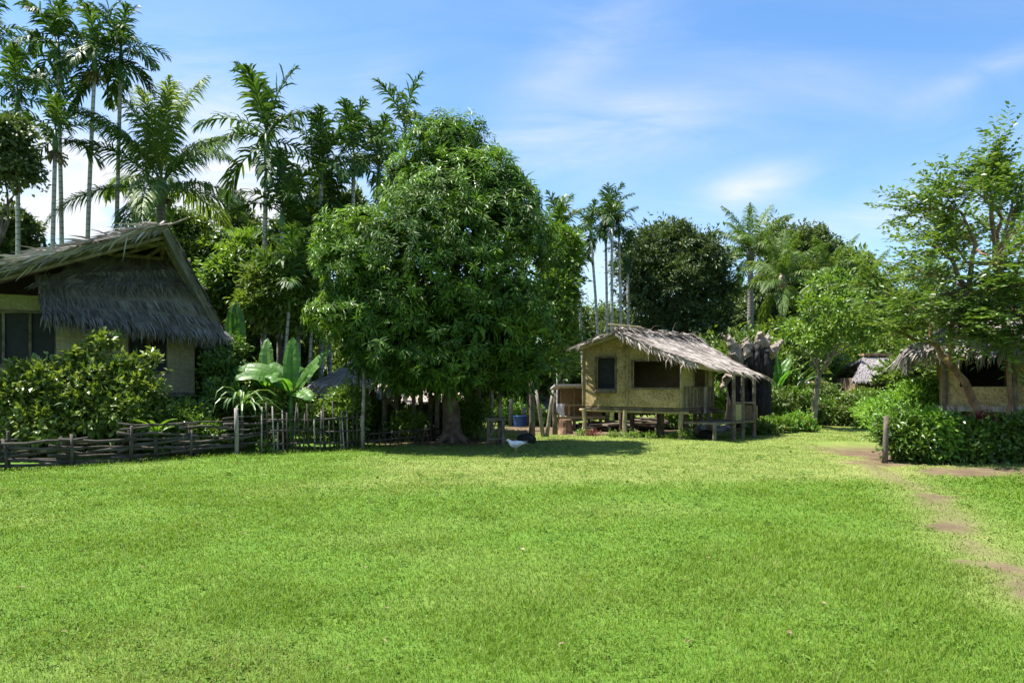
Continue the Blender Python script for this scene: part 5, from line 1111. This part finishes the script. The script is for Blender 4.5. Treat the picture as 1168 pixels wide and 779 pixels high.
for a in ((655, 345, 44, 0, 'dark forest tree showing between the trunks of the leftmost slim palms'), (690, 352, 46, 1, 'mid green forest tree behind the cluster of slim pale palm trunks'), (722, 362, 43, 0, 'dark forest tree low at the left foot of the big rounded tree'),
          (815, 372, 45, 1, 'forest tree low behind the right side of the big rounded tree', 1.2), (848, 352, 52, 0, 'dark forest tree beneath the left of the two right coconut crowns', 1.2), (872, 378, 46, 1, 'forest tree behind the prongs of the burnt stump', 1.2),
          (915, 372, 44, 0, 'dark forest tree right behind the slim lawn tree', 1.3), (960, 385, 40, 1, 'forest tree left above the ridge of the far grey thatched hut', 1.2), (1008, 362, 48, 1, 'forest tree behind the far grey thatched hut', 1.2), (1050, 366, 44, 0, 'dark forest tree behind the left eave of the right bamboo house', 1.2),
          (1095, 335, 46, 1, 'forest tree behind the roof of the right bamboo house', 1.2), (1150, 320, 44, 0, 'dark forest tree behind the right part of the bamboo house roof', 1.3), (1230, 300, 40, 1, 'forest tree past the right edge beside the bamboo house', 1.3),
          (575, 330, 36, 0, 'dark forest tree hidden behind the right half of the mango crown', 1.2), (500, 330, 38, 1, 'forest tree hidden behind the middle of the mango crown', 1.3), (430, 320, 36, 0, 'dark forest tree behind the left lobe of the mango crown', 1.2),
          (385, 335, 33, 1, 'forest tree behind the open shelter roof left of the mango', 1.2), (305, 345, 36, 0, 'dark forest tree behind the trunk of the single tall palm', 1.2), (240, 360, 38, 0, 'dark forest tree low behind the steep right roof slope of the house', 1.2),
          (165, 345, 38, 1, 'forest tree hidden behind the peak of the house roof', 1.2), (60, 340, 38, 0, 'dark forest tree hidden behind the shallow house roof', 1.3), (-60, 320, 34, 1, 'forest tree past the left edge behind the house', 1.2),
          (610, 405, 42, 2, 'pale green small tree in the sunny garden gap right of the mango', 1.3), (672, 400, 40, 2, 'pale green small tree between slim palm trunks above the tin shelter', 1.1), (905, 400, 38, 2, 'pale green small tree above the tin shed', 1.2),
          (1000, 342, 56, 0, 'tall dark forest tree farthest back above the lime layered crown', 1.0), (838, 330, 56, 1, 'tall far forest tree between the rounded tree and the coconut crown', .9)):
    forest(*a)

# ------------------------------------------------------------------ palms in the photo
for a in ((72, 66, 70, 29, 'tall slender areca palm, left one of the trio above the house peak', 1.0, .85), (97, 108, 82, 28.5, 'tall areca palm with fruit cluster, middle of the trio above the house peak', 1.02, .8), (131, 138, 78, 29.5, 'tall slender areca palm, right one of the trio above the house', 1.0, .95)):
    areca(*a, nf=16, fruit='fruit' in a[4])
areca(58, 63, 172, 27, 'shorter areca palm below and left of the tall trio', .95, .6, 10, fruit=True)
areca(21, 20, 128, 28, 'areca palm with full crown at the left edge, left of the trio', 1.05, .6, 11)
areca(-4, -8, 55, 30, 'areca palm mostly outside the left edge with only frond tips showing', 1.0, .6, 10)
areca(300, 304, 182, 24.5, 'single tall areca palm with hanging shaggy fronds left of the dense palm cluster', 1.15, 1.0, 13, up=3)
areca(366, 366, 205, 26, 'dense areca palm with erect top fronds, leftmost of the cluster beside the mango', .98, .45, 12, up=3)
areca(402, 403, 200, 27, 'dense areca palm with erect top fronds, middle of the cluster beside the mango', 1.0, .45, 12, up=3)
areca(432, 432, 212, 27.5, 'dark areca palm in the cluster nearest to the mango crown', .9, .5, 10, up=3)
areca(462, 461, 165, 31, 'lone areca palm crown showing above the left shoulder of the mango', 1.0, .5, 11)
areca(318, 322, 262, 24, 'stubby areca palm under the hanging fronds of the single tall palm', .95, .4, 10, up=3)
areca(376, 374, 252, 27, 'low areca palm hidden in the dark under the palm cluster', 1.0, .7, 10)
areca(340, 340, 300, 25, 'low areca palm with broad bright fronds behind the upright banana leaf', .95, .4, 10, up=3)
areca(637, 637, 286, 31, 'areca palm crown poking out at the right side of the mango', .95, .4, 10, up=3)
areca(666, 656, 300, 35, 'slim pale trunked areca palm, lowest and leftmost of the row behind the tan hut', 0.62, .6, 9, r=.07)
areca(684, 674, 272, 34.5, 'slim areca palm second from the mango in the row behind the tan hut', 0.68, .6, 10, r=.07)
areca(693, 691, 276, 35, 'slim areca palm with drooping crown in the middle of the row behind the tan hut', 0.65, .8, 10, r=.07)
areca(698, 698, 258, 34, 'tallest slim areca palm of the row behind the tan hut', 0.74, .5, 11, r=.075)
areca(709, 706, 268, 35, 'slim areca palm slanting left, right of the tallest in the row', 0.68, .7, 10, r=.07)
areca(717, 716, 300, 35.5, 'slim areca palm touching the big rounded dark tree', 0.62, .8, 9, r=.075)
areca(322, 330, 352, 21.6, 'young stemless looking areca with broad fronds right behind the banana leaves', .85, .4, 11, up=4, r=.05)
areca(352, 358, 330, 22.4, 'young areca with broad fronds between the banana and the mango left lobe', .85, .4, 11, up=4, r=.05)
coconut(182, 184, 222, 30, 'large coconut palm with wide pale fronds right of the house peak', 1.1, 21, .2, az0=.5, hang=.9)
coconut(856, 856, 296, 42, 'coconut palm with full crown right of the big rounded tree', .74, 20, .18, hang=.95)
coconut(893, 892, 328, 36, 'lower coconut palm with hanging pale fronds above the burnt stump', .7, 20, .18, hang=1.1)
coconut(946, 945, 330, 47, 'coconut palm half hidden by the lime layered crown', .8, 18, .18)
coconut(1060, 1060, 345, 50, 'coconut palm with only its top fronds above the right bamboo house tree', .85, 18, .18, hang=.7)
coconut(985, 983, 350, 45, 'coconut palm buried in the foliage behind the slim lawn tree', .8, 18, .18)

# ------------------------------------------------------------------ bananas and strap leaved plants
def banana_leaf(name, base, az, L, W, e0, e1, root, mat='banana', tears=5, roll=0.0):
    k = 16; s = np.linspace(0, 1, k); e = e0 + (e1 - e0) * s ** 1.5; pts = np.zeros((k, 3)); hz = np.array([math.cos(az), math.sin(az), 0])
    for i in range(1, k): em = (e[i] + e[i-1]) / 2; pts[i] = pts[i-1] + L / (k-1) * (hz * math.cos(em) + UP * math.sin(em))
    pts += np.asarray(base); sd = np.array([-hz[1], hz[0], 0]); prof = np.where(s < .16, .02, np.sin(np.clip((s - .16) / .84 * .93 + .07, 0, 1) * math.pi) ** .55); mb = MB()
    mb.tube(pts, np.linspace(.03, .006, k), 6)
    for g_ in (-1, 1):
        nn = np.stack([-np.sin(e)[:, None] * hz + np.cos(e)[:, None] * UP][0], 0); dv = nrm(sd * g_ * math.cos(roll) + nn * (.32 + g_ * math.sin(roll)))
        cols = [pts + nn * .004]
        for j, (f_, dr) in enumerate(((.5, 0), (1.0, .12))): cols.append(pts + dv * (W * .5 * prof * f_)[:, None] - nn * (W * dr * prof)[:, None] + rng.normal(0, .006, (k, 3)))
        cut = set(rng.choice(np.arange(3, k - 2), min(tears, 6), False)); Vv, Fc = [], []
        for i in range(k - 1):
            sh = (pts[i+1] - pts[i]) * (.18 if i in cut else 0); o = len(Vv)
            Vv += [cols[0][i], cols[1][i] + sh * .6, cols[2][i] + sh, cols[0][i+1], cols[1][i+1], cols[2][i+1]]; Fc += [(o, o+1, o+4), (o, o+4, o+3), (o+1, o+2, o+5), (o+1, o+5, o+4)]
        mb.add(Vv, Fc)
    return mb.build(name, M[mat], root)
def banana(px, d, label, stem_h, leaves, cat='banana plant', pr=.07):
    base = G(px, d); root = thing('banana_plant', label, cat, base); mb = MB(); top = base + UP * stem_h
    mb.tube([base - UP * .05, base + UP * stem_h * .5, top], [pr * 1.3, pr, pr * .6], 9, .04); mb.build('stem', M['shaft'], root, True)
    for (az, L, W, e0, e1) in leaves: banana_leaf('leaf', top - UP * .1, R(az), L, W, R(e0), R(e1), root, roll=.7 * math.cos(R(az)))
    return root
banana(332, 18.8, 'banana plant with broad arching leaves behind the stake fence', 1.4, [(85, 1.55, .46, 89, 80), (12, 1.6, .46, 60, 38), (178, 1.7, .5, 62, -25), (200, 1.6, .46, 55, -40), (-40, .95, .42, 30, -60), (150, 1.2, .4, 70, 20), (-100, 1.2, .4, 60, -40)])
banana(268, 20.5, 'banana plant with two upright bright leaves beside the house eave', 1.9, [(95, 2.1, .66, 90, 84), (75, 1.8, .46, 97, 92), (20, 1.2, .45, 40, -50), (-60, 1.3, .4, 50, -30)])
banana(72, 16.6, 'young banana with one broad bright leaf leaning left in the big shrub', .85, [(160, .9, .34, 66, 30), (20, .8, .26, 70, 40)])
banana(115, 17.0, 'young banana with a narrow upright leaf in the top of the big shrub', 1.35, [(60, .7, .2, 88, 80), (200, .5, .2, 80, 60)])
banana(408, 20.2, 'young banana sprouting over the shelter eave left of the mango', 2.3, [(30, 1.1, .34, 70, 20), (150, 1.0, .32, 70, 10), (-80, 1, .3, 60, -10), (90, .9, .3, 85, 70)])
banana(1120, 15.9, 'small broad leaved banana in the right hedge near the slanting trunk', .5, [(150, .7, .26, 75, 30), (30, .7, .26, 70, 20), (-80, .6, .24, 60, 0)])
banana(886, 29, 'banana plant among the garden greenery behind the burnt stump', 1.4, [(20, 1.6, .45, 80, 40), (140, 1.6, .45, 75, 20), (80, 1.5, .4, 90, 80), (-70, 1.5, .4, 65, 0)])
def strap(name, label, base, n, L, w, e0r, mat, stem=0.0, cat='plant', e1=-55, group=None):
    base = np.asarray(base, float); root = thing(name, label, cat, base, 0, group); mb = MB(); t0 = base + UP * stem
    if stem: tb = MB(); tb.tube([base - UP * .05, t0], [.05, .035], 7); tb.build('stem', M['bark'], root, True)
    for i in range(n):
        az = i * 2.4 + rng.uniform(-.3, .3); hz = np.array([math.cos(az), math.sin(az), 0]); sd = np.array([-hz[1], hz[0], 0]); k = 7; s = np.linspace(0, 1, k); a0 = R(rng.uniform(*e0r)); e = a0 + (R(e1) - a0) * s ** 1.6; Ln = L * rng.uniform(.7, 1.15); pts = np.zeros((k, 3))
        for j in range(1, k): pts[j] = pts[j-1] + Ln / (k-1) * (hz * math.cos(e[j]) + UP * math.sin(e[j]))
        pts += t0; pr = np.sin((s * .8 + .2) * math.pi) ** .6 * w; Vv = np.concatenate([pts + sd * pr[:, None] * .5, pts - sd * pr[:, None] * .5, pts - UP * w * .15]); Fc = []
        for j in range(k-1):
            for a_, b_ in ((0, 2), (2, 1)): Fc += [(a_*k+j, b_*k+j, b_*k+j+1), (a_*k+j, b_*k+j+1, a_*k+j+1)]
        mb.add(Vv, Fc)
    mb.build('leaves', M[mat], root); return root
strap('pandanus_plant', 'pandanus with long narrow arching pale leaves left of the banana plant', G(276, 17.9), 54, 1.25, .06, (40, 88), 'pandan', 1.0, e1=-70)
banana(303, 19.2, 'taller banana plant with torn arching leaves between the pandanus and the stakes', 1.5, [(100, 1.5, .4, 86, 60), (170, 1.5, .42, 60, -30), (30, 1.3, .4, 60, -10), (-60, 1.3, .42, 55, -40), (-120, 1.2, .4, 60, -50)])
strap('rosette_plant', 'bright green rosette plant growing up through the log fence', G(178, 16.0), 10, .6, .12, (45, 88), 'light', .5, e1=0)
strap('red_cordyline', 'reddish leaved cordyline at the foot of the slanting trunk', G(1114, 16.0), 22, .5, .08, (25, 88), 'red', .8, e1=-30)
strap('red_cordyline', 'small red leaved plant in the hedge right of the slanting trunk', G(1137, 16.1), 16, .42, .07, (25, 88), 'red', .8, e1=-30)
strap('red_cordyline', 'small red leaved plant behind the stake fence', G(318, 18.7), 16, .32, .06, (10, 85), 'red', .25, e1=-30)
strap('agave_plant', 'spiky grey green plant in front of the forest right of the burnt stump', G(905, 31), 34, 1.9, .12, (40, 88), 'pandan', 1.2, e1=10)
strap('agave_plant', 'spiky upright plant behind the tin shed', G(945, 35), 30, 2.0, .13, (45, 88), 'pandan', 1.6, e1=20)

# ------------------------------------------------------------------ shrubs
def shrub(name, label, lobes, mat, n, per, ll, lw, r=.12, cat='shrub', stems=7, group=None, fl=0, droop=.2):
    # lobes: px, py, d, rx, ry, rz
    Lb = np.array([[*P(l[0], l[1], l[2]), l[3], l[4], l[5]] for l in lobes]); c = Lb[:, :3].mean(0); base = np.array([c[0], c[1], 0.]); root = thing(name, label, cat, base, 0, group)
    mb = MB(); sprays(mb, Lb, n, per, ll, lw, r, droop, .55, 1.08, .35); sprays(mb, np.concatenate([Lb[:, :3], Lb[:, 3:] * .7], 1), n // 3, per // 2 + 3, ll * 1.2, lw * 1.3, r, droop, .3, 1.0); mb.build('foliage', M[mat], root)
    sb = MB()
    for k in range(stems):
        l = Lb[k % len(Lb)]; limb(sb, base + np.array([rng.uniform(-.5, .5) * l[3], rng.uniform(-.3, .3), -.05]), l[:3] + rng.normal(0, .25, 3) * l[3:], .025, .008, .2, 5, 5)
    sb.build('stems', M['bark'], root, True)
    if fl:
        fb = MB(); p_, o_ = lobe_points(Lb, fl, 1.0, 1.12, 0); fb.leaves(np.repeat(p_, 4, 0), rng.normal(0, 1, (fl * 4, 3)), rng.normal(0, 1, (fl * 4, 3)), .07, .05); fo = fb.build('flowers', M['flower'], root); fo['kind'] = 'stuff'
    return root
shrub('leafy_shrub', 'tallest pale leafed shrub in front of the house, behind the log fence', [(118, 440, 16.8, .62, .6, .5), (95, 414, 16.9, .34, .4, .3), (144, 422, 16.8, .3, .4, .33), (160, 450, 16.7, .45, .5, .45), (100, 465, 16.5, .8, .6, .5), (150, 475, 16.5, .6, .5, .45), (174, 415, 16.8, .16, .2, .22), (122, 392, 16.9, .22, .3, .18)], 'shrub', 430, 13, .15, .08, .12)
shrub('leafy_shrub', 'pale leafed shrub at the left edge, behind the log fence', [(25, 450, 16.4, .7, .6, .45), (60, 435, 16.5, .5, .5, .4), (-20, 460, 16.2, .8, .6, .6), (45, 485, 16.2, .9, .6, .5), (38, 425, 16.6, .3, .35, .25)], 'shrub', 420, 13, .15, .08, .12)
shrub('leafy_shrub', 'dark low shrub between the tallest pale shrub and the house corner post', [(200, 490, 17.1, .7, .5, .35), (215, 475, 17.4, .4, .4, .3)], 'hedge', 330, 13, .1, .05)
shrub('leafy_shrub', 'dark shrub under the right corner of the thatch apron', [(252, 425, 19.4, .42, .6, .6), (250, 460, 18.8, .5, .6, .5), (272, 470, 18.6, .5, .5, .5), (262, 400, 20, .35, .5, .3)], 'hedge', 420, 14, .12, .06)
shrub('leafy_shrub', 'light green shrub at the base of the fence below the house corner', [(232, 497, 17.2, .45, .3, .25), (205, 500, 16.9, .4, .3, .25)], 'light', 220, 12, .1, .05)
shrub('leafy_shrub', 'dark shrub behind the stake fence below the banana plant', [(300, 480, 18.9, .5, .5, .5), (350, 480, 19.1, .5, .5, .5), (325, 455, 19.3, .5, .5, .4), (290, 440, 19.5, .5, .5, .5)], 'mid', 520, 13, .12, .055)
shrub('garden_plant', 'small yellow green plant at the foot of the stake fence', [(303, 510, 17.6, .14, .12, .1)], 'lime', 40, 9, .08, .045, .06, stems=3)
shrub('leafy_shrub', 'round bright leaved shrub just left of the tall pale pole', [(392, 480, 19.6, .6, .5, .5), (395, 460, 19.7, .4, .4, .35)], 'hedge', 480, 13, .13, .05)
shrub('leafy_shrub', 'dark shrub in the deep shade left of the mango trunk', [(465, 488, 21.6, .5, .4, .4)], 'hedge', 200, 12, .12, .05)
shrub('leafy_shrub', 'dark shrub in the deep shade between the mango trunk and the bench', [(540, 480, 22.2, .5, .5, .55)], 'hedge', 260, 12, .12, .05)
for px, d, lb in ((445, 24.5, 'dark plant in the deep shade behind the knee high fence'), (500, 24.2, 'dark plant in the deep shade just left behind the mango trunk'), (525, 25, 'dark plant in the deep shade right behind the mango trunk'), (380, 24, 'dark plant in the deep shade below the lit shelter eave'), (420, 23.6, 'dark plant in the deep shade behind the tall pale pole')):
    shrub('leafy_shrub', lb, [(px, HY + .95 * F / d, d, .55, .45, .5), (px + 12, HY + 1.2 * F / d, d, .5, .4, .35), (px - 12, HY + 1.25 * F / d, d, .5, .4, .35)], 'hedge', 210, 12, .13, .06)
# plants growing through the log fence
for px, py, lb in ((30, 522, 'weedy growth behind the fence logs below the left edge shrub'), (85, 520, 'weedy growth behind the fence logs left of the tallest shrub'), (140, 518, 'weedy growth behind the fence logs below the tallest shrub'), (215, 513, 'weedy growth behind the fence logs right of the rosette plant'), (245, 508, 'weedy growth behind the fence logs left of the pale post'), (290, 505, 'weedy growth behind the fence logs right of the pale post')):
    dd = gpx(px, py)[1] + .5; shrub('weed_tuft', lb, [(px, HY + 1.3 * F / dd, dd, .6, .25, .3), (px + 18, HY + 1.25 * F / dd, dd + .1, .4, .25, .32)], 'mid', 130, 11, .1, .045, .09, cat='weed', stems=5)
# the right hedge
for i_, (px, py, w_, h_, mt, lb) in enumerate(((1030, 497, .5, .5, 'hedge', 'dark glossy hedge shrub beside the grey post'), (1062, 492, .42, .55, 'lime', 'yellow green hedge shrub beside the dark glossy one'), (1058, 515, .45, .32, 'hedge', 'low dark hedge shrub in front of the yellow green one'), (1092, 502, .5, .5, 'hedge', 'dark hedge shrub below the left corner of the bamboo house'), (1122, 505, .5, .45, 'hedge', 'dark hedge shrub in front of the red leaved plants'), (1152, 497, .55, .52, 'mid', 'mid green hedge shrub with lighter top near the right edge'), (1190, 500, .6, .5, 'hedge', 'dark hedge shrub cut by the right edge'), (1235, 500, .6, .5, 'mid', 'hedge shrub beyond the right edge'))):
    shrub('hedge_shrub', lb, [(px, py + 4, 15.8, w_ * .9, .42, h_ * .85), (px + 9, py + 16, 15.7, w_ * .8, .4, h_ * .5), (px - 7, py - 8 + rng.uniform(-4, 8), 15.9, w_ * .45, .3, h_ * .5), (px + 12, py - 6 + rng.uniform(-4, 8), 15.9, w_ * .35, .3, h_ * .4)], mt, 240, 12, .125, .062, .13, group='shrubs of the right hedge')
shrub('feathery_bush', 'large bright lime bush left of the bamboo house', [(1044, 460, 21.5, .75, .8, .46), (1012, 472, 22, .7, .8, .38), (1056, 446, 21.5, .4, .6, .34), (1030, 488, 21, 1.0, .7, .4), (995, 472, 23, .5, .7, .3)], 'lime', 620, 16, .13, .045)
# garden beds between the stump and the far hut
for px, py, d, w_, h_, mt, fl, lb in ((885, 488, 25, .7, .3, 'light', 16, 'low flowering bed plant right of the porch'), (908, 484, 25.5, .55, .35, 'lime', 24, 'yellow flowering bed plant left of the slim tree'), (868, 492, 24.2, .4, .25, 'mid', 4, 'low bed plant against the porch foot'),
        (878, 462, 28, .8, .6, 'mid', 0, 'mid green garden bush at the right foot of the burnt stump'), (903, 455, 29, .7, .5, 'light', 0, 'light garden bush under the tin shed'), (915, 468, 28.5, .7, .45, 'mid', 14, 'garden bush with reddish flowers left of the slim tree'), (948, 470, 30, .9, .55, 'light', 8, 'light garden bush right of the slim tree'), (975, 468, 29.5, .8, .55, 'mid', 10, 'garden bush in front of the pale table'), (1000, 478, 28, .8, .5, 'light', 4, 'light garden bush at the far lawn corner'), (935, 455, 32, 1.0, .7, 'mid', 0, 'dark green bush below the rusty roof sheet'), (985, 458, 31, .9, .5, 'light', 12, 'light bush below the far grey thatch'),
        (860, 465, 30, .7, .6, 'mid', 0, 'green bush seen behind the hollow of the burnt stump'), (815, 458, 29, .9, .7, 'light', 0, 'sunlit bush seen between the porch posts'), (600, 478, 31, 1.0, .55, 'lime', 8, 'sunlit yellow green garden bush behind the blue bucket'), (572, 470, 33, .9, .6, 'light', 0, 'sunlit garden bush behind the light post'), (625, 482, 30, .5, .35, 'light', 3, 'small garden bush behind the leaning poles'), (770, 478, 28, .6, .4, 'light', 0, 'sunlit bush seen through the stilts of the tan hut'), (500, 484, 29, .6, .3, 'lime', 0, 'sunlit yellow patch of plants behind the shelter poles')):
    shrub('garden_bush', lb, [(px, py, d, w_, .5, h_), (px + 10, py + 8, d + .1, w_ * .7, .45, h_ * .6), (px - 9, py + 6, d, w_ * .7, .45, h_ * .65)], mt, int(260 * w_ + 90), 13, .12, .055, .12, fl=fl)
for px, d, lb in ((722, 22.9, 'weedy tuft at the second front stilt of the tan hut'), (745, 22.7, 'weedy tuft below the big opening of the tan hut'), (768, 22.3, 'weedy tuft left of the front corner stilt'), (782, 21.9, 'tallest weedy tuft at the front corner stilt'), (700, 23.4, 'weedy tuft below the small window of the tan hut'), (677, 24, 'small reddish weed by the left stilt of the tan hut'), (665, 24.3, 'sparse weed left of the tan hut')):
    shrub('weed_tuft', lb, [(px, HY + (1.6 - .06) * F / d, d, .25, .15, .07 if px != 782 else .28)], 'red' if 'reddish' in lb else 'light', 26, 8, .08, .03, .06, cat='weed', stems=4)
# background undergrowth that closes the view under the trees
proto_b = shrub('undergrowth_bush', 'x', [(HX, HY + 20, 20, 1.1, .9, .8), (HX + 30, HY + 30, 20.2, .8, .8, .6), (HX - 30, HY + 28, 19.9, .8, .8, .6)], 'mid', 620, 15, .16, .075, .16)
first = True
for px, d, s_, lb in ((-40, 26, 1.3, 'undergrowth bush under the left part of the house'), (60, 27, 1.3, 'undergrowth bush behind the stilts of the large house'), (150, 27, 1.3, 'undergrowth bush in the dark beneath the house peak'), (235, 26, 1.6, 'undergrowth bush behind the right corner of the large house'), (300, 27, 1.8, 'undergrowth bush behind the banana and pandanus plants'), (350, 30, 1.6, 'undergrowth bush behind the shelter left end'), (545, 35, 1.5, 'undergrowth bush far behind the bench'), (640, 37, 1.6, 'undergrowth bush behind the leaning poles'), (700, 36, 1.5, 'undergrowth bush far behind the stilts of the tan hut'), (750, 35, 1.5, 'undergrowth bush behind the middle of the tan hut'), (800, 34, 1.7, 'undergrowth bush behind the porch of the tan hut'), (842, 33, 1.9, 'undergrowth bush left behind the burnt stump'), (890, 36, 2.2, 'undergrowth bush behind the garden banana'), (950, 40, 2.2, 'undergrowth bush behind the tin shed'), (1020, 40, 2.2, 'undergrowth bush behind the far grey thatched hut'), (1080, 30, 1.8, 'undergrowth bush behind the bamboo house corner'), (1150, 30, 1.8, 'undergrowth bush behind the bamboo house'), (1240, 28, 1.8, 'undergrowth bush past the right edge'), (420, 35, 1.6, 'undergrowth bush far behind the shelter'), (480, 36, 1.6, 'undergrowth bush behind the long low hut')):
    o = proto_b if first else copy_tree(proto_b); first = False
    o.location = (*G(px, d)[:2], 0); o.rotation_euler = (0, 0, rng.uniform(0, 6.28)); o.scale = (s_,) * 3; o['label'] = lb; o['group'] = 'undergrowth bushes along the forest edge'
